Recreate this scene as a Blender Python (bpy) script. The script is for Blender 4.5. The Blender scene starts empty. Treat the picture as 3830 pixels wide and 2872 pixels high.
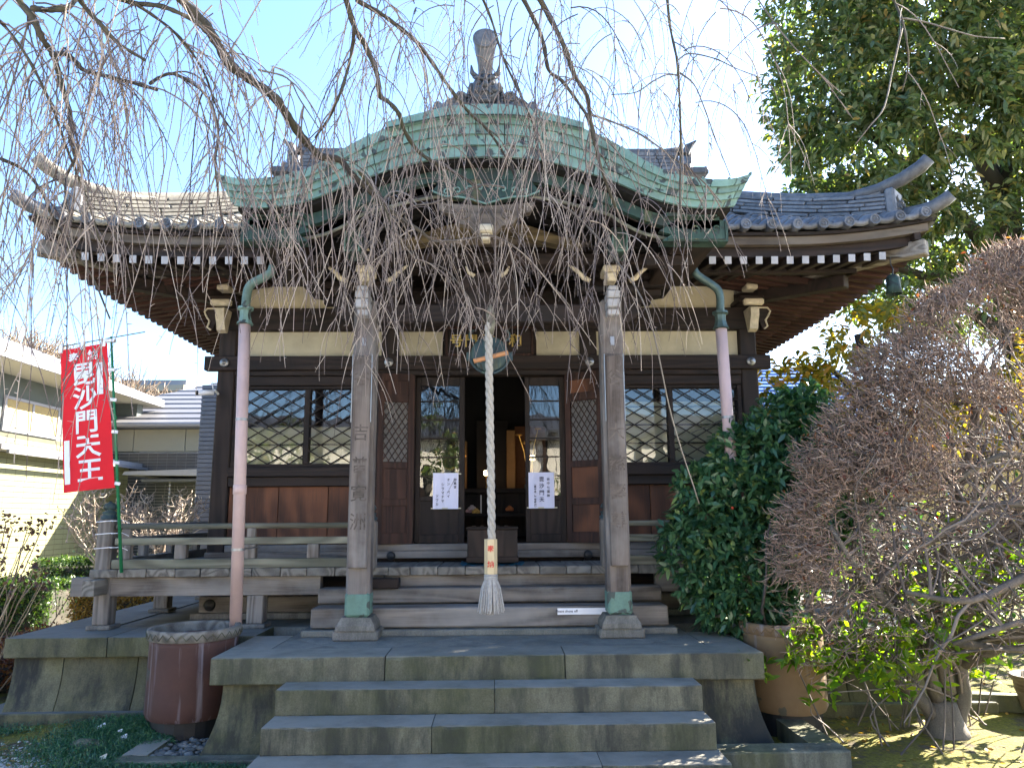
import bpy, math, random
import numpy as np
from mathutils import Vector, Matrix
random.seed(7); RNG = np.random.default_rng(7)
S = bpy.context.scene; COL = S.collection
R = math.radians
# ---------------------------------------------------------------- camera, sky, sun, exposure
cd = bpy.data.cameras.new('camera'); cam = bpy.data.objects.new('camera', cd); COL.objects.link(cam); S.camera = cam
cd.sensor_width = 36; cd.lens = 26.04; cd.clip_start = 0.05; cd.clip_end = 2000
p, yw, ro = R(10.0), R(1.08), R(0.40)
fw = Vector((math.sin(yw)*math.cos(p), math.cos(yw)*math.cos(p), math.sin(p)))
rt = Vector((math.cos(yw), -math.sin(yw), 0)); up = rt.cross(fw)
rt2 = rt*math.cos(ro) - up*math.sin(ro); up2 = up*math.cos(ro) + rt*math.sin(ro)
mw = Matrix((rt2, up2, -fw)).transposed().to_4x4(); mw.translation = Vector((0.065, 0, 1.70)); cam.matrix_world = mw
SUN_EL, SUN_AZ = R(30), R(58)          # azimuth from +Y towards +X
wd = bpy.data.worlds.new('World'); S.world = wd; wd.use_nodes = True
wn = wd.node_tree.nodes; wn.clear()
sky = wn.new('ShaderNodeTexSky'); sky.sky_type = 'NISHITA'; sky.sun_disc = False
sky.sun_elevation = SUN_EL; sky.sun_rotation = SUN_AZ; sky.air_density = 1.0; sky.dust_density = 1.0; sky.ozone_density = 5.0
bg = wn.new('ShaderNodeBackground'); bg.inputs[1].default_value = 0.062
wo = wn.new('ShaderNodeOutputWorld'); wd.node_tree.links.new(sky.outputs[0], bg.inputs[0]); wd.node_tree.links.new(bg.outputs[0], wo.inputs[0])
sl = bpy.data.lights.new('sun', 'SUN'); sl.energy = 4.5; sl.angle = R(0.5); sl.color = (1.0, 0.90, 0.74)
so = bpy.data.objects.new('sun', sl); COL.objects.link(so)
sd = Vector((math.sin(SUN_AZ)*math.cos(SUN_EL), math.cos(SUN_AZ)*math.cos(SUN_EL), math.sin(SUN_EL)))
so.rotation_euler = sd.to_track_quat('Z', 'Y').to_euler(); so.location = sd*50
S.view_settings.view_transform = 'Standard'; S.view_settings.look = 'None'; S.view_settings.gamma = 1
S.view_settings.use_curve_mapping = False; S.view_settings.exposure = 3.4
S.cycles.max_bounces = 6; S.cycles.diffuse_bounces = 3; S.cycles.transparent_max_bounces = 12
S.cycles.use_denoising = True; S.cycles.sample_clamp_indirect = 6
# ---------------------------------------------------------------- mesh helpers
class B:
    def __init__(s): s.v = []; s.f = []
    def add(s, vs, fs):
        n = len(s.v); s.v += [tuple(v) for v in vs]; s.f += [tuple(i+n for i in f) for f in fs]; return s
    def box(s, x0, x1, y0, y1, z0, z1, c=0.005):
        return s.obox(((x0+x1)/2, (y0+y1)/2, (z0+z1)/2), (abs(x1-x0)/2, 0, 0), (0, abs(y1-y0)/2, 0), (0, 0, abs(z1-z0)/2), c)
    def obox(s, ce, ax, ay, az, c=0.005):
        ce, ax, ay, az = map(Vector, (ce, ax, ay, az)); L = [ax.length, ay.length, az.length]
        c = min(c, min(L)*0.45)
        if c <= 0:
            vs = [ce+ax*i+ay*j+az*k for i in (-1, 1) for j in (-1, 1) for k in (-1, 1)]
            return s.add(vs, [(0, 1, 3, 2), (4, 6, 7, 5), (0, 4, 5, 1), (2, 3, 7, 6), (0, 2, 6, 4), (1, 5, 7, 3)])
        k = [1-c/l for l in L]; idx = {}; vs = []
        for a in (-1, 1):
            for b in (-1, 1):
                for d in (-1, 1):
                    for w, (m, n, o) in enumerate(((1, k[1], k[2]), (k[0], 1, k[2]), (k[0], k[1], 1))):
                        idx[a, b, d, w] = len(vs); vs.append(ce+ax*(a*m)+ay*(b*n)+az*(d*o))
        fs = []
        for sg in (-1, 1):
            q = [(-1, -1), (1, -1), (1, 1), (-1, 1)]
            if sg < 0: q = q[::-1]
            fs.append([idx[sg, a, b, 0] for a, b in q]); fs.append([idx[b, sg, a, 1] for a, b in q]); fs.append([idx[a, b, sg, 2] for a, b in q])
        for a in (-1, 1):
            for b in (-1, 1):
                fs.append([idx[-1, a, b, 1], idx[1, a, b, 1], idx[1, a, b, 2], idx[-1, a, b, 2]])
                fs.append([idx[a, -1, b, 0], idx[a, 1, b, 0], idx[a, 1, b, 2], idx[a, -1, b, 2]])
                fs.append([idx[a, b, -1, 0], idx[a, b, 1, 0], idx[a, b, 1, 1], idx[a, b, -1, 1]])
                for d in (-1, 1): fs.append([idx[a, b, d, 0], idx[a, b, d, 1], idx[a, b, d, 2]])
        return s.add(vs, fs)
    def beam(s, p0, p1, w, h, c=0.005, up=(0, 0, 1)):
        p0, p1 = Vector(p0), Vector(p1); d = p1-p0; u = Vector(up); sx = d.cross(u).normalized(); uz = sx.cross(d).normalized()
        return s.obox((p0+p1)/2, d/2, sx*w/2, uz*h/2, c)
    def tube(s, pts, r, n=8, cap=True, flat=1.0):
        pts = [Vector(q) for q in pts]; m = len(pts)
        r = list(r) if hasattr(r, '__len__') else [r]*m
        vs = []; ref = None
        for i, q in enumerate(pts):
            t = (pts[min(i+1, m-1)]-pts[max(i-1, 0)]).normalized()
            if ref is None: ref = t.orthogonal().normalized() if abs(t.z) > .9 else t.cross(Vector((0, 0, 1))).normalized()
            ref = (ref-t*ref.dot(t)).normalized(); bi = t.cross(ref)
            for k in range(n):
                a = 2*math.pi*k/n; vs.append(q+ref*(math.cos(a)*r[i])+bi*(math.sin(a)*r[i]*flat))
        fs = [(i*n+k, i*n+(k+1) % n, (i+1)*n+(k+1) % n, (i+1)*n+k) for i in range(m-1) for k in range(n)]
        if cap: fs += [tuple(range(n))[::-1], tuple((m-1)*n+k for k in range(n))]
        return s.add(vs, fs)
    def lathe(s, ce, prof, n=20, ax='z', cap=True):
        ce = Vector(ce); vs = []
        for r, h in prof:
            for k in range(n):
                a = 2*math.pi*k/n; c, q = r*math.cos(a), r*math.sin(a)
                vs.append(ce+Vector({'z': (c, q, h), 'y': (c, h, q), 'x': (h, c, q)}[ax]))
        m = len(prof); fs = [(i*n+k, i*n+(k+1) % n, (i+1)*n+(k+1) % n, (i+1)*n+k) for i in range(m-1) for k in range(n)]
        if cap: fs += [tuple(range(n)), tuple((m-1)*n+k for k in range(n))]
        return s.add(vs, fs)
    def prism(s, poly, y0, y1, pl='xz'):
        m = {'xz': lambda a, b, d: (a, d, b), 'yz': lambda a, b, d: (d, a, b), 'xy': lambda a, b, d: (a, b, d)}[pl]; n = len(poly)
        return s.add([m(a, b, y0) for a, b in poly]+[m(a, b, y1) for a, b in poly], [tuple(range(n)), tuple(range(2*n-1, n-1, -1))]+[(i, (i+1) % n, n+(i+1) % n, n+i) for i in range(n)])
    def strip(s, top, bot, y0, y1):
        """solid band between two polylines (x,z) of equal count, thickness y0..y1"""
        n = len(top); vs = [(a, y, b) for y in (y0, y1) for l in (top, bot) for a, b in l]; fs = []
        for i in range(n-1):
            fs += [(i, i+1, n+i+1, n+i), (2*n+i, 3*n+i, 3*n+i+1, 2*n+i+1), (i, 2*n+i, 2*n+i+1, i+1), (n+i, n+i+1, 3*n+i+1, 3*n+i)]
        fs += [(0, n, 3*n, 2*n), (n-1, 3*n-1, 4*n-1, 2*n-1)]
        return s.add(vs, fs)
    def ball(s, c, r, n=8, m=6, rot=None):
        c = Vector(c); r = (r, r, r) if not hasattr(r, '__len__') else r; vs = []
        for i in range(m+1):
            t = math.pi*i/m
            for k in range(n):
                a = 2*math.pi*k/n; q = Vector((r[0]*math.sin(t)*math.cos(a), r[1]*math.sin(t)*math.sin(a), r[2]*math.cos(t)))
                vs.append(c+(rot @ q if rot else q))
        return s.add(vs, [(i*n+k, i*n+(k+1) % n, (i+1)*n+(k+1) % n, (i+1)*n+k) for i in range(m) for k in range(n)])
def obj(name, b, mat, parent=None, smooth=False, label=None, kind=None):
    me = bpy.data.meshes.new(name)
    if isinstance(b, B): me.from_pydata(b.v, [], b.f)
    else: me = b
    me.materials.append(mat) if not me.materials else None
    if smooth: me.polygons.foreach_set('use_smooth', [True]*len(me.polygons))
    o = bpy.data.objects.new(name, me); COL.objects.link(o)
    if parent: o.parent = parent; o.matrix_parent_inverse = Matrix.Translation(-parent.location)
    if label: o['label'] = label
    if kind: o['kind'] = kind
    return o
def tag(o, label, cat, group=None, kind=None):
    o['label'] = label; o['category'] = cat
    if group: o['group'] = group
    if kind: o['kind'] = kind
    return o
def thing(name, label, cat, loc=(0, 0, 0), group=None):
    o = bpy.data.objects.new(name, None); COL.objects.link(o); o.location = loc; o.empty_display_size = .1
    return tag(o, label, cat, group)
def inst(name, me, M, parent):
    o = bpy.data.objects.new(name, me); COL.objects.link(o); o.parent = parent
    o.matrix_parent_inverse = Matrix.Translation(-parent.location); o.matrix_basis = M; return o
def np_mesh(name, V, F, var=None, mat=None, smooth=False):
    """V (n,3), F (m,k) equal-sided faces; var per-vertex float attribute"""
    me = bpy.data.meshes.new(name); me.vertices.add(len(V)); me.vertices.foreach_set('co', np.asarray(V, np.float32).ravel())
    k = F.shape[1]; me.loops.add(F.size); me.loops.foreach_set('vertex_index', F.astype(np.int32).ravel())
    me.polygons.add(len(F)); me.polygons.foreach_set('loop_start', np.arange(0, F.size, k, dtype=np.int32))
    try: me.polygons.foreach_set('loop_total', np.full(len(F), k, np.int32))
    except Exception: pass
    if smooth: me.polygons.foreach_set('use_smooth', np.ones(len(F), bool))
    if var is not None:
        a = me.attributes.new('var', 'FLOAT', 'POINT'); a.data.foreach_set('value', np.asarray(var, np.float32))
    me.update(calc_edges=True); me.validate()
    if mat: me.materials.append(mat)
    return me
def nrm(a): return a/np.maximum(np.linalg.norm(a, axis=-1, keepdims=True), 1e-9)
def sticks(P0, P1, r0, r1, n=3, vr=None):
    P0, P1 = np.asarray(P0, float), np.asarray(P1, float); N = len(P0); r0 = np.broadcast_to(r0, N); r1 = np.broadcast_to(r1, N)
    d = nrm(P1-P0); ref = np.where(np.abs(d[:, 2:3]) > .9, [[1., 0, 0]], [[0, 0, 1.]]); a = nrm(np.cross(d, ref)); b = np.cross(d, a)
    V = np.zeros((N, 2*n, 3))
    for k in range(n):
        t = 2*np.pi*k/n; off = a*np.cos(t)+b*np.sin(t)
        V[:, k] = P0+off*r0[:, None]; V[:, n+k] = P1+off*r1[:, None]
    base = np.arange(N)[:, None]*2*n
    F = np.concatenate([base+np.array([[k, (k+1) % n, n+(k+1) % n, n+k]]) for k in range(n)], 0)
    var = np.repeat(RNG.random(N) if vr is None else vr, 2*n)
    return V.reshape(-1, 3), F, var
def leaves(P, D, L, Wd, droop=.25, nrmdir=None):
    """lance-shaped leaves: base P, direction D, length L, width Wd; folded along the midrib"""
    P, D = np.asarray(P, float), nrm(np.asarray(D, float)); N = len(P); L = np.broadcast_to(L, N)[:, None]; Wd = np.broadcast_to(Wd, N)[:, None]
    rnd = RNG.normal(size=(N, 3))*.6+(np.array([0, 0, 1.]) if nrmdir is None else nrmdir)
    sd = nrm(np.cross(D, rnd)); nn = nrm(np.cross(sd, D))
    mid = P+D*L*.5+nn*L*.04; tip = P+D*L-np.array([0, 0, 1.])*L*droop
    a = P+D*L*.42+sd*Wd*.5+nn*Wd*.12; b = P+D*L*.42-sd*Wd*.5+nn*Wd*.12; mid = P+D*L*.42
    a2 = P+D*L*.78+sd*Wd*.3+nn*Wd*.08-np.array([0, 0, 1.])*L*droop*.5; b2 = P+D*L*.78-sd*Wd*.3+nn*Wd*.08-np.array([0, 0, 1.])*L*droop*.5
    V = np.stack([P, a, a2, tip, b2, b, mid], 1).reshape(-1, 3); base = np.arange(N)[:, None]*7
    F = np.concatenate([base+np.array([[0, 1, 2, 6]]), base+np.array([[6, 2, 3, 4]]), base+np.array([[0, 6, 4, 5]])], 0)
    return V, F, np.repeat(RNG.random(N), 7)
# ---------------------------------------------------------------- material helpers
class N:
    def __init__(s, name):
        s.m = bpy.data.materials.new(name); s.m.use_nodes = True; s.t = s.m.node_tree; s.n = s.t.nodes
        s.bsdf = s.n['Principled BSDF']; s.out = s.n['Material Output']; s.bsdf.inputs['Specular IOR Level'].default_value = .35
    def new(s, t, **k):
        x = s.n.new('ShaderNode'+t)
        for a, b in k.items():
            if hasattr(x, a): setattr(x, a, b)
            else: s.put(x.inputs[a], b)
        return x
    def put(s, sock, v):
        if isinstance(v, bpy.types.NodeSocket): s.t.links.new(v, sock)
        elif isinstance(v, bpy.types.Node): s.t.links.new(v.outputs[0], sock)
        else:
            if hasattr(sock.default_value, '__len__') and hasattr(v, '__len__') and len(v) == 3 and len(sock.default_value) == 4: v = (*v, 1)
            sock.default_value = v
    def math(s, op, a, b=0., c=None):
        x = s.new('Math', operation=op); s.put(x.inputs[0], a); s.put(x.inputs[1], b)
        if c is not None: s.put(x.inputs[2], c)
        return x.outputs[0]
    def coord(s, scale=(1, 1, 1), rand=7.):
        tc = s.new('TexCoord'); oi = s.new('ObjectInfo')
        r = s.math('MULTIPLY', oi.outputs['Random'], rand); cx = s.new('CombineXYZ'); s.put(cx.inputs[0], r); s.put(cx.inputs[1], r); s.put(cx.inputs[2], r)
        ad = s.new('VectorMath', operation='ADD'); s.put(ad.inputs[0], tc.outputs['Object']); s.put(ad.inputs[1], cx)
        mp = s.new('Mapping'); s.put(mp.inputs['Vector'], ad.outputs[0]); mp.inputs['Scale'].default_value = scale
        return mp.outputs[0]
    def noise(s, co, sc=1., det=5., rough=.6, dist=0.):
        x = s.new('TexNoise'); s.put(x.inputs['Vector'], co); x.inputs['Scale'].default_value = sc; x.inputs['Detail'].default_value = det
        x.inputs['Roughness'].default_value = rough; x.inputs['Distortion'].default_value = dist; return x.outputs[0]
    def ramp(s, f, stops):
        x = s.new('ValToRGB'); s.put(x.inputs[0], f); e = x.color_ramp.elements
        while len(e) < len(stops): e.new(.5)
        for i, (q, c) in enumerate(stops):
            e[i].position = q; e[i].color = (*c, 1) if hasattr(c, '__len__') else (c, c, c, 1)
        return x.outputs[0]
    def mix(s, f, a, b, mode='MIX'):
        x = s.new('MixRGB', blend_type=mode); s.put(x.inputs[0], f); s.put(x.inputs[1], a); s.put(x.inputs[2], b); return x.outputs[0]
    def bump(s, h, st=.3, dist=.01):
        x = s.new('Bump'); s.put(x.inputs['Height'], h); x.inputs['Strength'].default_value = st; x.inputs['Distance'].default_value = dist
        s.put(s.bsdf.inputs['Normal'], x.outputs[0])
    def bright(s, col, amt=.3):
        """per-piece brightness variation"""
        oi = s.new('ObjectInfo'); f = s.math('MULTIPLY_ADD', oi.outputs['Random'], amt, 1-amt/2); cx = s.new('CombineXYZ')
        for i in range(3): s.put(cx.inputs[i], f)
        return s.mix(1., col, cx.outputs[0], 'MULTIPLY')
    def done(s, col=None, rough=None, metal=0.):
        if col is not None: s.put(s.bsdf.inputs['Base Color'], col)
        if rough is not None: s.put(s.bsdf.inputs['Roughness'], rough)
        s.bsdf.inputs['Metallic'].default_value = metal; return s.m
def wood(name, dark, light, ax='x', rings=22., rough=.75, grain=1., weather=None, wamt=.5, bump=.35, vary=.3):
    m = N(name); st = {'x': (.55, 6, 6), 'y': (6, .55, 6), 'z': (6, 6, .55), 'p': (3.2, 3.2, 1.1)}[ax]; fine = {'x': (3, 110, 110), 'y': (110, 3, 110), 'z': (110, 110, 3), 'p': (80, 80, 4)}[ax]
    co = m.coord(st); n1 = m.noise(co, .5, 2, .5, .4); rg = m.math('SINE', m.math('MULTIPLY', n1, rings*3)); rg = m.math('MULTIPLY_ADD', rg, .5, .5)
    n2 = m.noise(m.coord(fine), 1, 4, .6); f = m.math('ADD', m.math('MULTIPLY', rg, .45*grain), m.math('MULTIPLY', n2, .65))
    c = m.ramp(f, [(.15, dark), (.85, light)])
    if weather:
        w = m.noise(m.coord((1.3, 1.3, 1.3), 3), 1.2, 5, .65); c = m.mix(m.ramp(w, [(.42, 0.), (.62, wamt)]), c, weather)
    s = m.noise(m.coord((2.2, 2.2, 2.2), 5), 1., 3, .6); c = m.mix(m.ramp(s, [(.3, .35), (.7, 0.)]), c, tuple(x*.45 for x in dark))
    c = m.bright(c, vary); m.bump(f, bump, .006)
    return m.done(c, m.ramp(n2, [(.2, rough-.12), (.8, rough+.1)]))
def stone(name, c1, c2, stain=(.03, .032, .028), moss=(.06, .07, .02), mossamt=.5, staina=.7, lit_top=None, sc=1., vary=.15):
    m = N(name); co = m.coord((1, 1, 1), 9.); n1 = m.noise(co, 3*sc, 8, .68); c = m.ramp(n1, [(.3, c1), (.7, c2)])
    fn = m.noise(co, 90, 3, .7); c = m.mix(.5, c, m.ramp(fn, [(.25, .25), (.75, .85)]), 'OVERLAY')
    st = m.noise(m.coord((2.6, 2.6, .55), 9.), 1.3*sc, 6, .7); c = m.mix(m.ramp(st, [(.46, 0.), (.60, staina)]), c, stain)
    st3 = m.noise(m.coord((1, 1, .4), 4.), 9*sc, 5, .75); c = m.mix(m.ramp(st3, [(.5, 0.), (.72, staina*.8)]), c, stain)
    mo = m.noise(m.coord((1, 1, .7), 5.), 1.1*sc, 6, .7); c = m.mix(m.ramp(mo, [(.46, 0.), (.66, mossamt)]), c, moss)
    wh = m.noise(m.coord((1, 1, .8), 3.), 6., 7, .8); c = m.mix(m.ramp(wh, [(.66, 0.), (.76, .55)]), c, (.42, .43, .40))
    if lit_top:      # upward faces paler: sky light on the treads painted into the colour
        g = m.new('NewGeometry'); sx = m.new('SeparateXYZ'); m.put(sx.inputs[0], g.outputs['Normal']); wc_ = m.mix(m.math('MULTIPLY', fn, .5), lit_top, tuple(x*.6 for x in lit_top)); c = m.mix(m.math('MULTIPLY', m.ramp(sx.outputs[2], [(.7, 0.), (.95, 1.)]), m.ramp(n1, [(.3, .45), (.6, .95)])), c, wc_)
    m.bump(m.math('ADD', m.math('MULTIPLY', n1, .7), m.math('MULTIPLY', fn, .3)), .5, .008)
    return m.done(m.bright(c, vary), .85)
def plain(name, col, rough=.6, metal=0., nv=.25, sc=8., bump=0.1, vary=.1):
    m = N(name); n1 = m.noise(m.coord((1, 1, 1)), sc, 6, .65)
    c = m.mix(1., col, m.ramp(n1, [(.25, 1-nv), (.75, 1+nv*.4)]), 'MULTIPLY'); m.bump(n1, bump, .01); return m.done(m.bright(c, vary), rough, metal)
def leafmat(name, stops, trans=.4, rough=.35, tcol=None):
    m = N(name); at = m.new('Attribute', attribute_name='var'); c = m.ramp(at.outputs['Fac'], stops)
    n1 = m.noise(m.coord((1, 1, 1), 0), 1.6, 3, .6); c = m.mix(m.ramp(n1, [(.35, .0), (.65, .35)]), c, tuple(x*.6 for x in stops[0][1]))
    m.put(m.bsdf.inputs['Base Color'], c); m.bsdf.inputs['Roughness'].default_value = rough; m.bsdf.inputs['Specular IOR Level'].default_value = .5
    tr = m.new('BsdfTranslucent'); tc = m.mix(1., c, tcol or (1.6, 1.9, .5), 'MULTIPLY') ; m.put(tr.inputs[0], tc)
    mx = m.new('MixShader'); mx.inputs[0].default_value = trans; m.t.links.new(m.bsdf.outputs[0], mx.inputs[1]); m.t.links.new(tr.outputs[0], mx.inputs[2])
    m.t.links.new(mx.outputs[0], m.out.inputs[0]); return m.m
def varmat(name, stops, rough=.8):
    m = N(name); at = m.new('Attribute', attribute_name='var'); c = m.ramp(at.outputs['Fac'], stops); return m.done(c, rough)
def wbox(x0, x1, y0, y1, z0, z1, c=.009):
    """long stone block with rubbed, slightly chipped arrises"""
    b = B(); n = max(3, int((x1-x0)/.05)); chip = 0.
    for i in range(n+1):
        x = x0+(x1-x0)*i/n; chip = max(0, chip-.006); 
        if random.random() < .035: chip = random.uniform(.008, .022)
        a = c*random.uniform(.6, 1.3)+chip; e = c*random.uniform(.5, 1.1); j = lambda: random.uniform(-.0013, .0013)
        b.v += [(x, y0+e, z0), (x, y1, z0), (x, y1, z1), (x, y0+a+j(), z1+j()), (x, y0+a*.35+j(), z1-a*.35+j()), (x, y0+j(), z1-a+j()), (x, y0+j(), z0+e)]
    for i in range(n):
        for k in range(7): b.f.append((i*7+k, i*7+(k+1) % 7, i*7+7+(k+1) % 7, i*7+7+k))
    b.f += [tuple(range(7))[::-1], tuple(n*7+k for k in range(7))]; return b
def text_mesh(body, size, bold=0., line=1., ext=.0008, align='CENTER', space=1.):
    c = bpy.data.curves.new('lettering', 'FONT'); c.body = body; c.size = size; c.offset = bold; c.space_line = line; c.extrude = ext; c.align_x = align; c.align_y = 'CENTER'
    c.space_character = space; c.resolution_u = 2
    o = bpy.data.objects.new('lettering', c); COL.objects.link(o); bpy.context.view_layer.update()
    me = bpy.data.meshes.new_from_object(o.evaluated_get(bpy.context.evaluated_depsgraph_get())); bpy.data.objects.remove(o); bpy.data.curves.remove(c)
    me.name = 'lettering'; me.materials.clear(); return me
def text(body, size, pos, mat, parent, name='lettering', rotx=90, rotz=0, **k):
    me = text_mesh(body, size, **k); me.materials.append(mat); o = bpy.data.objects.new(name, me); COL.objects.link(o)
    if parent: o.parent = parent; o.matrix_parent_inverse = Matrix.Translation(-parent.location)
    o.matrix_basis = Matrix.Translation(pos) @ Matrix.Rotation(R(rotz), 4, 'Z') @ Matrix.Rotation(R(rotx), 4, 'X'); return o
# ---------------------------------------------------------------- materials
W_DK = wood('dark_timber_x', (.006, .0035, .003), (.029, .017, .013), 'x'); W_DKZ = wood('dark_timber_z', (.007, .004, .0035), (.032, .020, .015), 'z'); W_DKY = wood('dark_timber_y', (.008, .005, .004), (.04, .024, .017), 'y')
W_RED = wood('red_brown_board', (.02, .008, .005), (.15, .058, .028), 'p', rings=12, grain=1.1); W_REDD = wood('red_brown_door', (.014, .006, .0045), (.062, .026, .017), 'z', rings=26)
G = (.27, .26, .25)
W_GR = wood('weathered_timber_x', (.035, .027, .023), (.29, .25, .215), 'x', rings=15, weather=G, wamt=.55, rough=.85, grain=.75, bump=.5); W_GRY = wood('weathered_timber_y', (.06, .05, .042), (.24, .22, .19), 'y', weather=(.15, .155, .155), rough=.85)
W_GRZ = wood('weathered_timber_z', (.07, .055, .045), (.27, .235, .205), 'z', weather=(.22, .215, .21), rough=.85, bump=.5); W_RAIL = wood('rail_timber', (.07, .062, .045), (.26, .25, .19), 'x', weather=(.13, .14, .10), rough=.85)
W_PIL = wood('pillar_timber', (.045, .033, .028), (.2, .165, .145), 'z', rings=12, weather=(.27, .255, .245), wamt=.5, rough=.85, bump=.5)
W_RAFT = wood('rafter_timber', (.018, .007, .005), (.07, .027, .017), 'x', vary=.2); W_FAS = wood('fascia_timber', (.04, .028, .02), (.16, .125, .095), 'x', weather=(.17, .15, .125)); W_CB = wood('corner_beam_timber', (.10, .08, .065), (.28, .25, .21), 'x')
CREAM = plain('pale_painted_end', (.55, .47, .34), .7, nv=.4, sc=12); WHITE_END = plain('white_rafter_end', (.36, .355, .37), .7, nv=.3)
PLAST = plain('cream_plaster', (.50, .44, .31), .9, nv=.35, sc=2.2); SHOJI = plain('pale_paper_panel', (.55, .50, .38), .9, nv=.1)
ST_A = stone('step_stone', (.066, .063, .045), (.155, .148, .105), mossamt=.5, staina=.85, lit_top=(.275, .26, .225)); ST_B = stone('platform_stone', (.052, .05, .033), (.145, .138, .085), stain=(.016, .018, .020), moss=(.08, .082, .025), mossamt=.65, staina=.9, sc=.8, lit_top=(.17, .175, .17))
ST_T = stone('platform_top_stone', (.145, .14, .12), (.235, .228, .20), stain=(.09, .095, .095), moss=(.10, .11, .08), mossamt=.3, staina=.5); ST_C = stone('kerb_stone', (.09, .09, .075), (.17, .17, .13), moss=(.10, .105, .03), mossamt=.6)
ST_R = stone('rock', (.16, .16, .13), (.3, .29, .24)); ST_P = stone('pillar_base_stone', (.13, .12, .11), (.24, .22, .2), mossamt=.25, staina=.5)
ST_F = stone('step_riser_stone', (.066, .064, .046), (.15, .145, .102), mossamt=.5, staina=.8, lit_top=(.25, .24, .205))
def tilemat(name, c1, c2):
    m = N(name); n1 = m.noise(m.coord((1, 1, 1)), 14, 6, .7); c = m.ramp(n1, [(.3, c1), (.7, c2)]); m.bump(n1, .2, .004); return m.done(m.bright(c, .55), .42)
TILE = tilemat('kawara_tile', (.055, .058, .07), (.15, .155, .17)); TILE_D = tilemat('dark_kawara_tile', (.045, .048, .055), (.10, .105, .115)); TILE_LIT = tilemat('sunlit_tile', (.12, .11, .095), (.25, .23, .19))  # left-side roof tiles get a paler, warmer copy: sunlight put into the colour
def coppermat(name, base, dark, spot=.5, vary=.25):
    m = N(name); co = m.coord((1, 1, 1), 11.); n1 = m.noise(co, 5, 7, .7); c = m.ramp(n1, [(.25, tuple(x*.6 for x in base)), (.5, base), (.8, tuple(min(1, x*1.35) for x in base))])
    v = m.noise(m.coord((9, 9, 1.2), 11.), 1., 5, .7); c = m.mix(m.ramp(v, [(.5, 0.), (.75, .5)]), c, (.10, .16, .11))
    b = m.noise(co, 7.5, 3, .45, .8); c = m.mix(m.ramp(b, [(spot, 0.), (spot+.03, .92)]), c, dark)
    ru = m.noise(m.coord((7, 7, .8), 4.), 1., 4, .6); c = m.mix(m.ramp(ru, [(.62, 0.), (.75, .5)]), c, (.22, .17, .05))
    m.bump(n1, .2, .004); return m.done(m.bright(c, vary), .62, .0)
COP = coppermat('verdigris_copper', (.125, .215, .19), (.028, .034, .04), .60); W_SHADE = plain('shaded_timber', (.006, .005, .0045), .9); COP_D = coppermat('dark_verdigris', (.020, .046, .037), (.02, .028, .024), .55); COP_P = coppermat('copper_sheet', (.14, .225, .20), (.032, .038, .04), .575, .4)  # under-verge timber and dark copper: shade beneath the verge put into their colour
BRONZE = coppermat('bronze', (.035, .06, .068), (.025, .03, .03), .6); PIPE_C = plain('copper_pipe', (.09, .13, .115), .45, .5, nv=.5)
PINK = plain('pink_plastic', (.50, .36, .335), .5, nv=.22, sc=3, bump=.04); METAL = plain('grey_metal', (.3, .3, .31), .4, .8); IRON = plain('black_iron', (.02, .02, .022), .5)
GOLD = plain('gilt', (.75, .42, .10), .3, .9); PAPER = plain('white_paper', (.62, .62, .78), .8, nv=.03, bump=0); INK = plain('black_ink', (.03, .03, .06), .8); WHITE = plain('white_paint', (.72, .72, .76), .6, nv=.05)
RED = plain('red_cloth', (.62, .008, .018), .75, nv=.12, sc=2); REDINK = plain('red_ink', (.55, .05, .04), .8); GREENP = plain('green_pole', (.02, .17, .07), .4); TEAL = plain('teal_cloth', (.01, .12, .19), .8)
ROPE = plain('rope', (.40, .37, .33), .9, nv=.3, sc=60, bump=.4); ROPE_D = plain('rope_tassel', (.42, .40, .38), .9, nv=.35, sc=40, bump=.3); HEXW = plain('plain_wood_box', (.58, .46, .28), .6, nv=.2, sc=5)
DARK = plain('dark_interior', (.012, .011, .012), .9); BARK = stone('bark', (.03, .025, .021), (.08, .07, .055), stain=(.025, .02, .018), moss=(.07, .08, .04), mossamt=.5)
TWIG = varmat('cherry_twig', [(0, (.07, .055, .058)), (.5, (.20, .162, .15)), (1, (.38, .325, .28))]); BARK_D = stone('dark_bark', (.02, .017, .014), (.05, .042, .035), moss=(.03, .035, .015))
BARK_G = stone('grey_bark', (.075, .066, .062), (.17, .145, .13), stain=(.05, .045, .04), moss=(.1, .1, .06), mossamt=.3)
def glassmat():
    m = N('window_glass'); m.n.remove(m.bsdf); tr = m.new('BsdfTransparent'); tr.inputs[0].default_value = (.78, .82, .80, 1)
    gl = m.new('BsdfGlossy'); gl.inputs['Roughness'].default_value = .01; gl.inputs[0].default_value = (.95, .97, 1, 1)
    bm = m.new('Bump'); m.put(bm.inputs['Height'], m.noise(m.coord((1, 1, 1), 3), 2.2, 2, .5)); bm.inputs['Strength'].default_value = .12; bm.inputs['Distance'].default_value = .02; m.put(gl.inputs['Normal'], bm.outputs[0])
    lw = m.new('Fresnel'); lw.inputs[0].default_value = 1.6; mx = m.new('MixShader'); m.put(mx.inputs[0], m.math('MULTIPLY_ADD', lw.outputs[0], 1.0, .05)); m.t.links.new(tr.outputs[0], mx.inputs[1]); m.t.links.new(gl.outputs[0], mx.inputs[2])
    m.t.links.new(mx.outputs[0], m.out.inputs[0]); return m.m
GLASS = glassmat()
def emit(name, col, st):
    m = N(name); m.put(m.bsdf.inputs['Emission Color'], col); m.bsdf.inputs['Emission Strength'].default_value = st; return m.done(col, .5)
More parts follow.
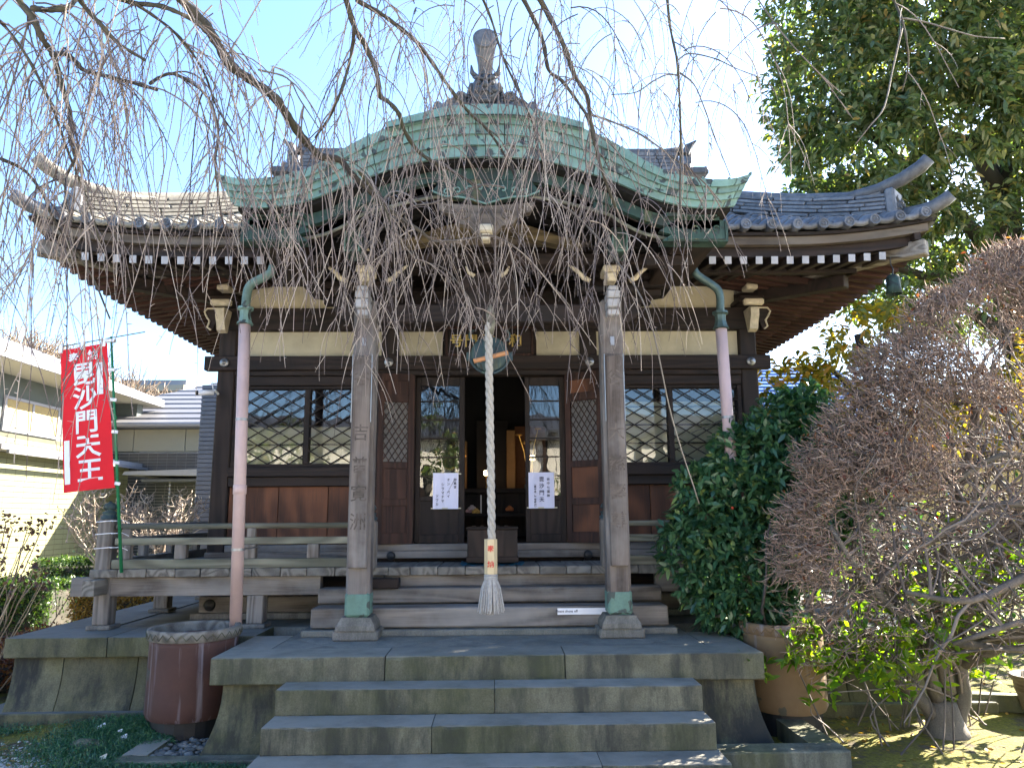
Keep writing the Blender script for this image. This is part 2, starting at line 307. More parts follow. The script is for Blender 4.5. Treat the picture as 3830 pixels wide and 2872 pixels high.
# ---------------------------------------------------------------- ground
SHOE = coppermat('worn_copper_shoe', (.11, .20, .165), (.05, .06, .055), .60); W_CARV = wood('carved_timber', (.06, .048, .041), (.15, .122, .105), 'z'); LIGHTB = plain('grey_mesh_backing', (.16, .155, .15), .7)
def gz(x, y):
    n = .012*np.sin(x*3.1+1)*np.cos(y*2.7)+.008*np.sin(x*7.3+y*5.1)
    m = .10*np.exp(-(((x+2.95)/.55)**2+((y-6.35)/.33)**2))
    return n+m-.012
xs = np.concatenate([np.linspace(-160, -14, 24)[:-1], np.arange(-14, 14, .16), np.linspace(14, 160, 24)]); ys = np.concatenate([np.linspace(-120, -6, 16)[:-1], np.arange(-6, 22, .16), np.linspace(22, 240, 30)])
X, Y = np.meshgrid(xs, ys); Z = np.where((np.abs(X) < 13) & (Y > -5) & (Y < 21), gz(X, Y), -.012)
V = np.stack([X, Y, Z], -1).reshape(-1, 3); nx = len(xs); ii = np.arange(len(ys)-1)[:, None]*nx+np.arange(nx-1)[None]
F = np.stack([ii, ii+1, ii+nx+1, ii+nx], -1).reshape(-1, 4)
m = N('mossy_soil'); co = m.coord((1, 1, 1), 0); n1 = m.noise(co, 2.3, 9, .72); n2 = m.noise(co, 45, 4, .7); n3 = m.noise(co, .9, 5, .6); n4 = m.noise(co, 9, 6, .75)
c = m.ramp(n2, [(.3, (.045, .035, .022)), (.7, (.12, .098, .065))]); mo = m.ramp(n2, [(.3, (.075, .08, .010)), (.7, (.24, .215, .028))])
c = m.mix(m.ramp(m.math('ADD', m.math('MULTIPLY', n1, .6), m.math('MULTIPLY', n4, .4)), [(.44, 0.), (.52, .92)]), c, mo); c = m.mix(m.ramp(n4, [(.6, 0.), (.72, .6)]), c, (.23, .19, .12))
m.bump(m.math('ADD', n2, m.math('MULTIPLY', n4, 1.5)), .8, .02)
tag(obj('ground', np_mesh('ground', V, F, smooth=True), m.done(c, .95)), 'mossy brown soil ground around the temple platform', 'ground', kind='structure')
PATHM = stone('pale_concrete', (.28, .28, .27), (.38, .38, .37), stain=(.2, .2, .2), mossamt=0)
tag(obj('path', B().box(-16, -5.4, 8.6, 15.3, -.2, .022, .0), PATHM), 'pale concrete path beyond the left end of the platform', 'path', kind='structure')
tag(obj('added_forecourt', B().box(-22, 22, -9.4, 3.2, -.2, .012, .0), stone('bounce_gravel', (.40, .38, .34), (.55, .53, .48), stain=(.33, .31, .28), mossamt=0)), 'pale gravelled ground added where the visitor stands to bounce sunlight', 'added_forecourt', kind='structure')  # pale ground added behind the camera to bounce sunlight up at the facade
# gravel patch, pebbles: loose stones nobody could count
def pebbles(name, n, fx, smin, smax, mat, label, cat):
    t = (1+5**.5)/2; ico = nrm(np.array([(-1, t, 0), (1, t, 0), (-1, -t, 0), (1, -t, 0), (0, -1, t), (0, 1, t), (0, -1, -t), (0, 1, -t), (t, 0, -1), (t, 0, 1), (-t, 0, -1), (-t, 0, 1)], float))
    fc = np.array([(0, 11, 5), (0, 5, 1), (0, 1, 7), (0, 7, 10), (0, 10, 11), (1, 5, 9), (5, 11, 4), (11, 10, 2), (10, 7, 6), (7, 1, 8), (3, 9, 4), (3, 4, 2), (3, 2, 6), (3, 6, 8), (3, 8, 9), (4, 9, 5), (2, 4, 11), (6, 2, 10), (8, 6, 7), (9, 8, 1)])
    P = fx(n); n = len(P); s = RNG.uniform(smin, smax, (n, 1, 1))*RNG.uniform(.6, 1.3, (n, 1, 3))*np.array([1, 1, .6]); V = ico[None]*s*(1+RNG.normal(0, .12, (n, 12, 1)))+P[:, None]
    F = (np.arange(n)[:, None, None]*12+fc[None]).reshape(-1, 3)
    return tag(obj(name, np_mesh(name, V.reshape(-1, 3), F, np.repeat(RNG.random(n), 12), smooth=True), mat, kind='stuff'), label, cat, kind='stuff')
PEB = varmat('gravel_stone', [(0, (.16, .16, .15)), (.5, (.34, .33, .31)), (1, (.60, .59, .56))]); PEB2 = varmat('drain_pebble', [(0, (.06, .065, .065)), (1, (.17, .175, .17))])
def gp(n):
    x = RNG.normal(-3.75, .62, n); y = RNG.normal(5.05, .42, n); k = (x < -2.5) & (y < 6.2); x, y = x[k], y[k]; return np.stack([x, y, gz(x, y)+.003], 1)
pebbles('gravel', 15000, gp, .006, .017, PEB, 'pale grey gravel spread over the soil at the lower left', 'gravel')
def dp(n):
    x = RNG.uniform(-2.45, -2.0, n); y = RNG.uniform(5.68, 6.1, n); return np.stack([x, y, RNG.uniform(-.01, .03, n)], 1)
pebbles('drain_pebbles', 260, dp, .018, .035, PEB2, 'grey rounded pebbles in the drain beside the porch base', 'pebbles')
# ---------------------------------------------------------------- stone platform
plat = thing('stone_platform', 'grey mossy stone platform carrying the wooden temple hall', 'platform', (0, 8, 0))
def flare(y0, z0, z1, out, back, n=7):
    """yz outline of a concave, bottom-flaring wall stone: front at y0 on top, y0-out at the foot"""
    pts = [(y0-out*(1-(i/(n-1)))**2.2, z0+(z1-z0)*i/(n-1)) for i in range(n)]; return pts+[(back, z1), (back, z0)]
g = .004
cx_ = [-4.2, -3.32, -2.05]
for a, b_ in list(zip(cx_, cx_[1:]))+[(2.03, 3.2), (3.2, 4.2)]:
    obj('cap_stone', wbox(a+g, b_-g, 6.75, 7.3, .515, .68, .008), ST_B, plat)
for a, b_ in zip([-4.15, -3.72, -3.08, -2.45, -1.9], [-3.72, -3.08, -2.45, -1.9, -1.5]): obj('wall_stone', B().prism(flare(6.83, .08, .512, .10, 7.2), a+g, b_-g, 'yz'), ST_B, plat)
for a, b_ in zip([1.5, 2.3, 3.1, 3.7], [2.3, 3.1, 3.7, 4.15]): obj('wall_stone', B().prism(flare(6.83, .08, .512, .10, 7.2), a+g, b_-g, 'yz'), ST_B, plat)
obj('footing_stone', B().box(-4.35, -2.6, 6.66, 7.2, -.1, .085, .01), ST_B, plat); obj('footing_stone', B().box(2.6, 4.35, 6.66, 7.2, -.1, .085, .01), ST_B, plat)
for s in (-1, 1):
    yy = 7.3
    for k in range(5):
        x0, x1 = (-4.2, -3.6) if s < 0 else (3.6, 4.2)
        obj('cap_stone', wbox(x0, x1, yy+g, yy+1.24-g, .515, .68, .008), ST_B, plat)
        poly = [(q if s > 0 else -q, z) for q, z in [(4.14+.09*(1-i/6)**2.2, .08+.432*i/6) for i in range(7)]+[(3.8, .512), (3.8, .08)]]
        obj('wall_stone', B().prism(poly, yy+g, yy+1.24-g, 'xz'), ST_B, plat); yy += 1.24
obj('paving', B().box(-3.6, 3.6, 7.3, 13.4, .3, .672, 0), ST_T, plat)
obj('rear_wall', B().box(-4.15, 4.15, 13.3, 13.5, 0, .67, 0), ST_B, plat)
# porch platform in front
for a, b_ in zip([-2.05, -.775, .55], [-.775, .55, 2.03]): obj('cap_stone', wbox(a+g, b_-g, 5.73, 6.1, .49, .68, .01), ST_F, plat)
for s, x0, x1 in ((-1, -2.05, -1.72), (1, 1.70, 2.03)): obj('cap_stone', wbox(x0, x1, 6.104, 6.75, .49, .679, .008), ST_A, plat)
obj('bedding', B().box(-1.72, 1.70, 6.1, 7.3, .3, .668, 0), ST_T, plat)
def clip(poly, x0, x1, y0, y1):
    for ax, lim, sg in ((0, x0, 1), (0, x1, -1), (1, y0, 1), (1, y1, -1)):
        out = []
        for i in range(len(poly)):
            a, b_ = poly[i-1], poly[i]; da, db = sg*(a[ax]-lim), sg*(b_[ax]-lim)
            if (da >= 0) != (db >= 0): t = da/(da-db); out.append((a[0]+(b_[0]-a[0])*t, a[1]+(b_[1]-a[1])*t))
            if db >= 0: out.append(b_)
        poly = out
        if len(poly) < 3: return []
    return poly
d = .33
for i in range(-8, 9):
    for j in range(0, 8):
        cx, cy = i*d, 5.9+j*d
        if (i+j) % 2: continue
        q = clip([(cx-d+.003, cy), (cx, cy-d+.003), (cx+d-.003, cy), (cx, cy+d-.003)], -1.715, 1.695, 6.105, 7.28)
        if len(q) > 2: obj('paving_tile', B().prism(q, .66, .678+random.uniform(0, .0012), 'xy'), ST_T, plat)
for s in (-1, 1):     # side walls of the porch base: flaring corners
    poly = [(s*(1.97+.13*(1-i/7)**2.2), .49*i/7) for i in range(8)]+[(s*1.3, .49), (s*1.3, 0)]
    b = B(); n = 8
    for i in range(n):
        z = .49*i/7; o = .12*(1-i/7)**2.2
        b.v += [(s*1.3, 5.80-o, z), (s*(1.97+o), 5.80-o, z), (s*(1.97+o), 6.9, z), (s*1.3, 6.9, z)]
    for i in range(n-1):
        for k in range(4): b.f.append((i*4+k, i*4+(k+1) % 4, i*4+4+(k+1) % 4, i*4+4+k))
    b.f += [(0, 3, 2, 1), (n*4-4, n*4-3, n*4-2, n*4-1)]
    obj('corner_stone', b, ST_B, plat)
obj('core', B().box(-1.3, 1.3, 5.83, 7, 0, .49, 0), ST_B, plat)
# stone steps
st = thing('stone_steps', 'flight of weathered grey stone steps leading up to the porch', 'steps', (0, 5.3, 0))
for z, y, xw, j in ((.51, 5.475, 1.49, .03), (.34, 5.18, 1.492, -.38), (.17, 4.905, 1.505, .7), (0.0, 4.60, 1.6, -.2)):
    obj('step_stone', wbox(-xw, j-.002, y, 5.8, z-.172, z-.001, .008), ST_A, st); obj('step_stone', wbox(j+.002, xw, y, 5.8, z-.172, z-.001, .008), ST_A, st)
# drain kerbs at each side of the porch base
k = thing('drain_kerb', 'mossy stone kerb boxing in the drain right of the steps', 'kerb', (2, 5.4, 0))
obj('kerb_stone', wbox(1.52, 2.42, 5.28, 5.47, -.05, .125, .012), ST_C, k); obj('kerb_stone', wbox(2.22, 2.42, 5.475, 6.1, -.05, .122, .012), ST_C, k)
k = thing('drain_kerb', 'dark low stone kerb around the pebble drain left of the steps', 'kerb', (-2.1, 5.6, 0))
obj('kerb_stone', wbox(-2.6, -1.51, 5.52, 5.64, -.05, .045, .01), ST_C, k); obj('kerb_stone', wbox(-2.6, -2.42, 5.645, 6.3, -.05, .05, .01), ST_F, k)
obj('drain_floor', B().box(-2.42, -2.0, 5.64, 6.4, -.1, -.008, 0), DARK, k)
k = thing('edging_kerb', 'sunlit stone edging kerb on the moss behind the bare shrub', 'kerb', (4, 6.9, 0))
obj('kerb_stone', B().beam((2.9, 7.15, .06), (5.6, 6.5, .06), .12, .14), ST_C, k); obj('kerb_stone', B().beam((3.9, 7.0, .06), (3.6, 8.6, .06), .12, .14), ST_C, k); obj('kerb_stone', B().beam((5.65, 6.5, .06), (8.6, 5.8, .06), .12, .14), ST_C, k)
# ---------------------------------------------------------------- temple hall
BX = -.03
hall = thing('temple_hall', 'dark timber temple hall with tiled roof and arched copper porch', 'temple hall', (BX, 10, 0))
def H(name, b, mat, **k): return obj(name, b, mat, hall, **k)
for s in (-1, 1):
    for xc, nm in ((2.86, 'corner_post'), (1.09, 'door_post')):
        x = BX+s*xc; H(nm, B().box(x-.092, x+.092, 7.95, 8.13, .78, 4.1, .012), W_DKZ)
        kb = B().lathe((x, 7.89, 3.335), [(.001, -.035), (.02, -.033), (.024, -.02), (.028, -.018), (.045, -.016), (.05, -.006), (.05, 0), (.04, .01)], 16, 'y'); H('boss', kb, METAL, smooth=True)
for yb in (10.2, 12.3):
    for s in (-1, 1): H('side_post', B().box(BX+s*2.86-.09, BX+s*2.86+.09, yb, yb+.18, .78, 4.2, .01), W_DKZ)
H('tie_beam', B().box(BX-3.08, BX+3.08, 7.895, 8.0, 3.257, 3.41), W_DK)
H('lintel', B().box(BX-2.76, BX+2.76, 7.93, 8.06, 3.20, 3.255), W_DK); H('head_beam', B().box(BX-2.76, BX+2.76, 8.0, 8.1, 3.41, 3.43), W_DK)
H('upper_beam', B().box(BX-3.0, BX+3.0, 7.94, 8.1, 3.708, 3.958), W_DK); H('top_beam', B().box(BX-3.2, BX+3.2, 7.90, 8.15, 4.236, 4.42), W_DK)
H('sill_beam', B().box(BX-2.95, BX+2.95, 7.9, 8.1, 1.262, 1.335), W_GR); H('sill_board', B().box(BX-2.76, BX+2.76, 7.93, 8.1, 1.337, 1.405), W_GR)
for s in (-1, 1):
    a, b_ = sorted((BX+s*1.19, BX+s*2.765))
    H('window_head', B().box(a, b_, 7.96, 8.08, 3.096, 3.198), W_DK); H('plaster_panel', B().box(a, b_, 8.02, 8.08, 3.41, 3.706, 0), PLAST)
    H('plaster_panel', B().box(a, b_, 8.04, 8.1, 3.96, 4.234, 0), PLAST)
    H('sill', B().box(a, b_, 7.90, 8.08, 2.113, 2.213), W_DK); H('waist_beam', B().box(a, b_, 7.94, 8.08, 2.012, 2.11), W_DK)
    w = (b_-a)/3
    for i in range(3): H('wall_board', B().box(a+i*w+.003, a+(i+1)*w-.003, 7.985+random.uniform(0, .004), 8.03, 1.41, 2.008, .004), W_RED)
    # window: frame, mullion, panes and diamond lattice
    wf = B(); wf.box(a, a+.05, 7.97, 8.06, 2.215, 3.094); wf.box(b_-.05, b_, 7.97, 8.06, 2.215, 3.094); wf.box(a+.05, b_-.05, 7.985, 8.05, 2.215, 2.25); wf.box(a+.05, b_-.05, 7.985, 8.05, 3.06, 3.094); wm = (a+b_)/2
    win = H('window', wf, W_DK); obj('mullion', B().box(wm-.03, wm+.03, 7.99, 8.05, 2.25, 3.06), W_DKZ, win)
    for q0, q1 in ((a+.05, wm-.03), (wm+.03, b_-.05)):
        obj('pane', B().add([(q0, 8.035, 2.25), (q1, 8.035, 2.25), (q1, 8.035, 3.06), (q0, 8.035, 3.06)], [(0, 1, 2, 3)]), GLASS, win)
        for zz in (2.46, 2.66, 2.86): obj('glazing_bar', B().box(q0, q1, 8.04, 8.055, zz-.008, zz+.008), W_DK, win)
        obj('paper_screen', B().box(q0, q1, 8.09, 8.095, 2.2, 2.92 if s > 0 else 2.66, 0), SHOJI, win)
    sl_ = .60; X0, X1, Z0, Z1 = a+.05, b_-.05, 2.25, 3.06
    for sg in (-1, 1):
        n0 = int((Z1-Z0)/sl_/.225)+int((X1-X0)/.225)+3
        for i in range(n0):
            xo = X0-(Z1-Z0)/sl_*(sg > 0)+.11+i*.225-(0 if sg > 0 else 0)
            # line z = Z0 + sg*sl*(x-xo) (sg>0)  or z = Z1 - sl*(x-xo')
            p0, p1 = (xo, Z0), (xo+(Z1-Z0)/sl_, Z1)
            if sg < 0:
                xo = X0-(Z1-Z0)/sl_+.11+i*.225; p0, p1 = (xo, Z1), (xo+(Z1-Z0)/sl_, Z0)
            t0 = max(0, (X0-p0[0])/(p1[0]-p0[0])); t1 = min(1, (X1-p0[0])/(p1[0]-p0[0]))
            if t1-t0 < .04: continue
            A = (p0[0]+(p1[0]-p0[0])*t0, 7.993+.008*(sg > 0), p0[1]+(p1[1]-p0[1])*t0); Bq = (p0[0]+(p1[0]-p0[0])*t1, 7.993+.008*(sg > 0), p0[1]+(p1[1]-p0[1])*t1)
            obj('lattice_bar', B().beam(A, Bq, .012, .013, .002, up=(0, 1, 0)), W_DKZ, win)
    a, b_ = sorted((BX+s*1.0, BX+s*.52)); H('plaster_panel', B().box(a, b_, 8.02, 8.08, 3.412, 3.706, 0), PLAST)
H('plaque_backing', B().box(BX-.52, BX+.52, 8.03, 8.08, 3.412, 3.706, 0), W_DK)
H('wall_board', B().box(BX-1.0, BX+1.0, 8.05, 8.1, 3.96, 4.23, 0), W_DK)
# side and rear walls, floor and ceiling close the room
for s in (-1, 1): H('side_wall', B().box(BX+s*2.80, BX+s*2.86, 8.12, 12.4, .9, 4.25, 0), W_DKY)
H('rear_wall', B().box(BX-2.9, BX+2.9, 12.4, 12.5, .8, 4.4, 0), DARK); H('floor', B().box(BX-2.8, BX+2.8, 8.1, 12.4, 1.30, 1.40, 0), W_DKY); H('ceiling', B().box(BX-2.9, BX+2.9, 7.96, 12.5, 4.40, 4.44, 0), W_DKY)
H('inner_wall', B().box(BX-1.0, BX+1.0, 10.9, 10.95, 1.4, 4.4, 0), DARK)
# sliding glass doors
for s, xa, xb in ((-1, -.83, -.30), (1, .355, .79)):
    fr = B(); fr.box(xa, xa+.05, 8.0, 8.045, 1.41, 3.19); fr.box(xb-.06, xb, 8.0, 8.045, 1.41, 3.19); fr.box(xa+.05, xb-.06, 8.002, 8.043, 1.41, 1.50); fr.box(xa+.05, xb-.06, 8.002, 8.043, 1.85, 1.90); fr.box(xa+.05, xb-.06, 8.002, 8.043, 3.095, 3.19)
    dr = H('glass_door', fr, W_DKZ); obj('door_panel', B().box(xa+.05, xb-.06, 8.015, 8.035, 1.50, 1.85, 0), W_DKZ, dr)
    for i in range(5): obj('door_bar', B().box(xa+.05, xb-.06, 8.008, 8.04, 2.105+i*.203, 2.118+i*.203, .002), W_DK, dr)
    obj('pane', B().add([(xa+.05, 8.025, 1.9), (xb-.06, 8.025, 1.9), (xb-.06, 8.025, 3.095), (xa+.05, 8.025, 3.095)], [(0, 1, 2, 3)]), GLASS, dr)
H('door_jamb', B().box(-.90, -.835, 7.97, 8.1, 1.41, 3.2), W_DKZ); H('door_jamb', B().box(.795, .86, 7.97, 8.1, 1.41, 3.2), W_DKZ)
# folded-back shutters with a small lattice light
for s, hx in ((-1, -.845), (1, .795)):
    fx = BX+s*1.19; yh, yf = 7.955, 7.86 if s < 0 else 7.70
    A = Vector((hx, yh, 0)); Bf = Vector((fx if s < 0 else fx-.0, yf, 0)); dvec = (Bf-A); L = dvec.length; ux = dvec/L; uy = Vector((0, 0, 1)).cross(ux)
    def sb(u0, u1, z0, z1, t=.018, o=0.): return B().obox(A+ux*(u0+u1)/2+uy*o+Vector((0, 0, (z0+z1)/2)), ux*(u1-u0)/2, uy*t, Vector((0, 0, (z1-z0)/2)), .003)
    fr = sb(0, .065, 1.41, 3.21); 
    for q in ((L-.065, L, 1.41, 3.21), (.065, L-.065, 1.41, 1.52), (.065, L-.065, 1.80, 1.87), (.065, L-.065, 2.19, 2.26), (.065, L-.065, 2.9, 2.99), (.065, L-.065, 3.13, 3.21)):
        x = sb(*q); fr.add(x.v, x.f)
    dr = H('shutter_door', fr, W_REDD)
    for z0, z1 in ((1.52, 1.80), (1.87, 2.19), (2.99, 3.13)): obj('door_panel', sb(.065, L-.065, z0, z1, .006), W_RED if s > 0 else W_REDD, dr)
    obj('light_backing', sb(.065, L-.065, 2.26, 2.9, .003, .012*s), LIGHTB, dr)
    Wd, Z0, Z1 = L-.13, 2.26, 2.90
    for sg in (-1, 1):
        for i in range(14):
            z0 = Z0-Wd*1.55+i*.105
            t0 = max(0, (Z0-z0)/(Wd*1.55)); t1 = min(1, (Z1-z0)/(Wd*1.55))
            if t1-t0 < .08: continue
            u0, u1 = .065+Wd*t0, .065+Wd*t1
            if sg < 0: u0, u1 = .065+Wd*(1-t0), .065+Wd*(1-t1)
            pA = A+ux*u0-uy*s*.0*1+Vector((0, -.012-.004*(sg > 0), z0+Wd*1.55*t0)); pB = A+ux*u1+Vector((0, -.012-.004*(sg > 0), z0+Wd*1.55*t1))
            obj('lattice_bar', B().beam(pA, pB, .008, .013, .002, up=(0, 1, 0)), W_REDD, dr)
# ---- foundation timbers under the deck
H('base_stone', B().box(BX-3.02, BX+3.02, 7.80, 8.2, .68, .742, .008), ST_P); H('base_timber', B().box(BX-2.95, BX+2.95, 7.84, 8.05, .745, .90), W_GR); H('shadow_board', B().box(BX-2.8, BX+2.8, 8.0, 8.05, .9, 1.26, 0), W_DK)
for s in (-1, 1): H('boss', B().lathe((BX+s*2.84, 7.83, .82), [(.001, -.03), (.03, -.028), (.05, -.012), (.06, .0), (.06, .02)], 14, 'y'), IRON, smooth=True)
# ---- deck
deckx = [-3.74]
while deckx[-1] < 3.62: deckx.append(deckx[-1]+random.uniform(.2, .27))
deckx[-1] = 3.70
for a, b_ in zip(deckx, deckx[1:]): H('deck_board', B().box(a+.002, b_-.003, 7.14+random.uniform(-.006, .006), 7.9, 1.15+random.uniform(-.004, .004), 1.225+random.uniform(-.003, .003), .006), W_GRY)
for s in (-1, 1):
    y = 7.93
    while y < 12.9: w = random.uniform(.2, .26); H('deck_board', B().box(*sorted((BX+s*2.97, BX+s*3.74)), y+.003, y+w, 1.15, 1.224, .006), W_GR); y += w
    a, b_ = sorted((BX+s*3.90, BX+s*1.58)); H('deck_beam', B().box(a, b_, 7.20, 7.31, .975, 1.148), W_GR)
    H('deck_beam', B().box(*sorted((BX+s*3.55, BX+s*3.66)), 7.32, 12.9, .985, 1.146), W_GRY); H('deck_beam', B().box(*sorted((BX+s*3.55, BX+s*3.66)), 6.95, 7.195, 1.0, 1.14), W_GRY)
    for px, py in ((3.60, 7.26), (2.18, 7.26), (3.60, 8.5), (3.6, 9.75), (3.6, 11.0)):
        x = BX+s*px; H('deck_post', B().box(x-.075, x+.075, py-.07, py+.08, .72, .974 if px < 3 or py > 7.3 else 1.145, .008), W_GRZ); H('post_pad', B().box(x-.11, x+.11, py-.105, py+.115, .68, .72, .008), ST_P)
    # railing: front run and side run
    x0, x1 = sorted((BX+s*1.22, BX+s*3.52))
    H('bottom_rail', B().box(x0, x1, 7.155, 7.265, 1.228, 1.312), W_RAIL); H('middle_rail', B().box(x0, x1, 7.185, 7.24, 1.442, 1.508), W_RAIL); H('top_rail', B().tube([(x0, 7.212, 1.613), (x1, 7.212, 1.613)], .027, 10), W_RAIL, smooth=True)
    for px in (3.42, 2.90, 2.25, 1.66): H('rail_strut', B().box(BX+s*px-.055, BX+s*px+.055, 7.18, 7.245, 1.312, 1.442), W_GRZ)
    for px in (3.42, 2.25): H('rail_strut', B().box(BX+s*px-.04, BX+s*px+.04, 7.19, 7.24, 1.508, 1.592), W_GRZ)
    xs_ = BX+s*3.60
    H('bottom_rail', B().box(xs_-.05, xs_+.05, 7.3, 12.9, 1.228, 1.31), W_GRY); H('middle_rail', B().box(xs_-.03, xs_+.03, 7.3, 12.9, 1.442, 1.506), W_GRY); H('top_rail', B().tube([(xs_, 7.3, 1.613), (xs_, 12.9, 1.613)], .027, 8), W_GRY, smooth=True)
    for py in (7.95, 8.6, 9.3, 10.1, 10.9, 11.7): H('rail_strut', B().box(xs_-.035, xs_+.035, py-.055, py+.055, 1.31, 1.442), W_GRZ)
    for px, py, hh in ((3.61, 7.23, 1.685), (1.13, 7.16, 1.66)):
        x = BX+s*px; nw = H('newel_post', B().box(x-.072, x+.072, py-.072, py+.072, 1.2, hh, .02), W_GRZ)
        obj('finial_cap', B().lathe((x, py, hh), [(.074, 0), (.074, .025), (.06, .03), (.058, .05), (.066, .055), (.066, .065), (.04, .075), (.04, .085), (.06, .1), (.064, .115), (.05, .14), (.02, .155), (.004, .17)], 16), BRONZE, nw, smooth=True)
    # curved side piece beside the inner newel
    H('stair_rail', B().tube([(BX+s*1.13, 7.16, 1.55), (BX+s*1.13, 7.02, 1.44), (BX+s*1.12, 6.92, 1.25), (BX+s*1.12, 6.86, 1.0)], [.03, .03, .028, .02], 8), W_GRZ, smooth=True)
    H('rail_knob', B().lathe((BX+s*1.02, 7.88, 1.29), [(.001, -.05), (.03, -.05), (.045, -.03), (.045, 0), (.03, .02)], 14, 'y'), IRON, smooth=True)
H('wooden_step', B().box(-1.575, 1.55, 6.72, 7.0, .738, .906, .012), W_GR); H('wooden_step', B().box(-1.58, 1.554, 6.985, 7.22, .915, 1.046, .012), W_GR)
H('riser_beam', B().box(-1.18, 1.13, 7.19, 7.3, 1.046, 1.146, .006), W_GR); H('step_sill_stone', B().box(-1.64, 1.61, 6.655, 7.1, .676, .73, .008), ST_T)
# ---- porch pillars
for s in (-1, 1):
    x = BX+s*1.11+.01
    pl = H('porch_pillar', B().box(x-.1, x+.1, 6.47, 6.67, .86, 3.62, .024), W_PIL)
    obj('copper_shoe', B().box(x-.104, x+.104, 6.465, 6.675, .862, 1.065, .02), SHOE, pl)
    bs = B(); prof = [(.125, .862), (.135, .84), (.16, .80), (.165, .765), (.16, .755)]
    vs = [(x+a*r, 6.57+b_*r, z) for r, z in prof for a, b_ in ((-1, -1), (1, -1), (1, 1), (-1, 1))]
    bs.add(vs, [(i*4+k, i*4+(k+1) % 4, i*4+4+(k+1) % 4, i*4+4+k) for i in range(4) for k in range(4)]+[(3, 2, 1, 0), (16, 17, 18, 19)])
    bs.box(x-.19, x+.19, 6.41, 6.76, .68, .757, .012); obj('base_stone', bs, ST_P, pl)
    # bracket block, tiers of pale painted beam ends and carved cloud noses
    for (hw, y0, y1, z0, z1) in ((.052, 6.35, 6.5, 3.44, 3.5), (.056, 6.30, 6.5, 3.5, 3.58), (.056, 6.28, 6.5, 3.58, 3.65), (.045, 6.30, 6.5, 3.65, 3.70)):
        obj('beam_end', B().box(x-hw, x+hw, y0, y1, z0+.002, z1-.002, .01), WHITE_END, pl)
    for (hw, z0, z1) in ((.045, 3.76, 3.84), (.075, 3.845, 3.91), (.035, 3.92, 4.02), (.04, 4.02, 4.07)): obj('bracket_block', B().box(x-hw, x+hw, 6.36, 6.6, z0, z1, .012), CREAM, pl)
    for sg in (-1, 1):
        cl = B(); cl.prism([(x+sg*u, z) for u, z in ((.10, 3.44), (.16, 3.42), (.20, 3.45), (.235, 3.46), (.25, 3.50), (.285, 3.52), (.29, 3.57), (.27, 3.6), (.275, 3.64), (.22, 3.67), (.17, 3.665), (.10, 3.64))], 6.53, 6.61)
        cl.tube([(x+sg*(.19+.035*math.cos(a)), 6.525, 3.575+.035*math.sin(a)) for a in np.linspace(0, 5, 12)], .008, 5)
        obj('carved_nose', cl, W_DK, pl)
    for sg in (-1, 1):
        tp = [(x+sg*u, 6.50-.0*u, z) for u, z in ((.18, 3.80), (.24, 3.83), (.28, 3.88), (.32, 3.91), (.37, 3.95))]; obj('bracket_tip', B().tube(tp, [.022, .025, .02, .018, .01], 7), CREAM, pl, smooth=True)
    obj('bracket_arm', B().box(x-.32, x+.32, 6.5, 6.62, 3.70, 3.76, .015), W_DK, pl); obj('bracket_arm', B().box(x-.06, x+.06, 6.3, 6.9, 3.92, 4.02, .01), W_DKY, pl)
    # carved votive boards on the pillar faces
    tb = thing('votive_board', 'long weathered board of carved characters on the %s porch pillar' % ('left' if s < 0 else 'right'), 'wooden sign', (x, 6.43, 2.1))
    xo = -.002 if s < 0 else .002
    obj('board', B().box(x-.078+xo, x+.078+xo, 6.42, 6.462, 1.265, 3.09, .008), W_PIL, tb)
    rim = B().tube([(x-.085, 6.41, 2.5), (x-.085, 6.41, 3.10), (x+.085, 6.41, 3.10), (x+.085, 6.41, 2.5)], .004, 5); obj('frame_wire', rim, METAL, tb)
    CARV = W_CARV
    for ch, z in zip('谷吉普寛洲' if s < 0 else '谷大慈壽尊', (2.88, 2.40, 2.12, 1.88, 1.64)):
        text(ch, .15, (x+xo, 6.4195, z), CARV, tb, name='carved_character', bold=.001, ext=.0012)
    obj('bolt_plate', B().box(x-.018, x+.018, 6.462, 6.469, 3.19, 3.27, .004), METAL, tb)
H('porch_beam', B().box(BX-1.02, BX+1.05, 6.50, 6.64, 3.412, 3.585, .012), W_DK); H('porch_beam_upper', B().box(BX-1.9, BX+1.9, 6.48, 6.66, 3.955, 4.06, .01), W_DK)
H('porch_back_beam', B().box(BX-1.3, BX+1.3, 7.3, 7.45, 3.75, 3.95, .01), W_DK)
# rainbow beam and frog-leg strut
def mir(pts): return [(-a, b) for a, b in pts[::-1] if a > 1e-6]+pts
def crv(pts, n=4):   # Catmull-Rom through points
    P = [Vector(q) for q in pts]; P = [P[0]*2-P[1]]+P+[P[-1]*2-P[-2]]; out = []
    for i in range(1, len(P)-2):
        for k in range(n):
            t = k/n; out.append(tuple(.5*((2*P[i])+(P[i+1]-P[i-1])*t+(2*P[i-1]-5*P[i]+4*P[i+1]-P[i+2])*t*t+(3*P[i]-P[i-1]-3*P[i+1]+P[i+2])*t**3)))
    return out+[tuple(P[-2])]
W_OL = wood('olive_timber', (.05, .036, .018), (.16, .12, .06), 'x')
top = crv(mir([(0, 4.29), (.3, 4.27), (.6, 4.17), (.85, 4.07)])); bot = crv(mir([(0, 4.20), (.3, 4.16), (.6, 4.08), (.85, 4.055)]))
H('rainbow_beam', B().strip([(BX+a, b) for a, b in top], [(BX+a, b) for a, b in bot], 6.3, 6.42), W_OL)
kz = 3.59; kp = [(.0, kz+.0), (.45, kz), (.46, kz+.03), (.36, kz+.05), (.30, kz+.10), (.28, kz+.2), (.2, kz+.27), (.08, kz+.29), (0, kz+.30)]
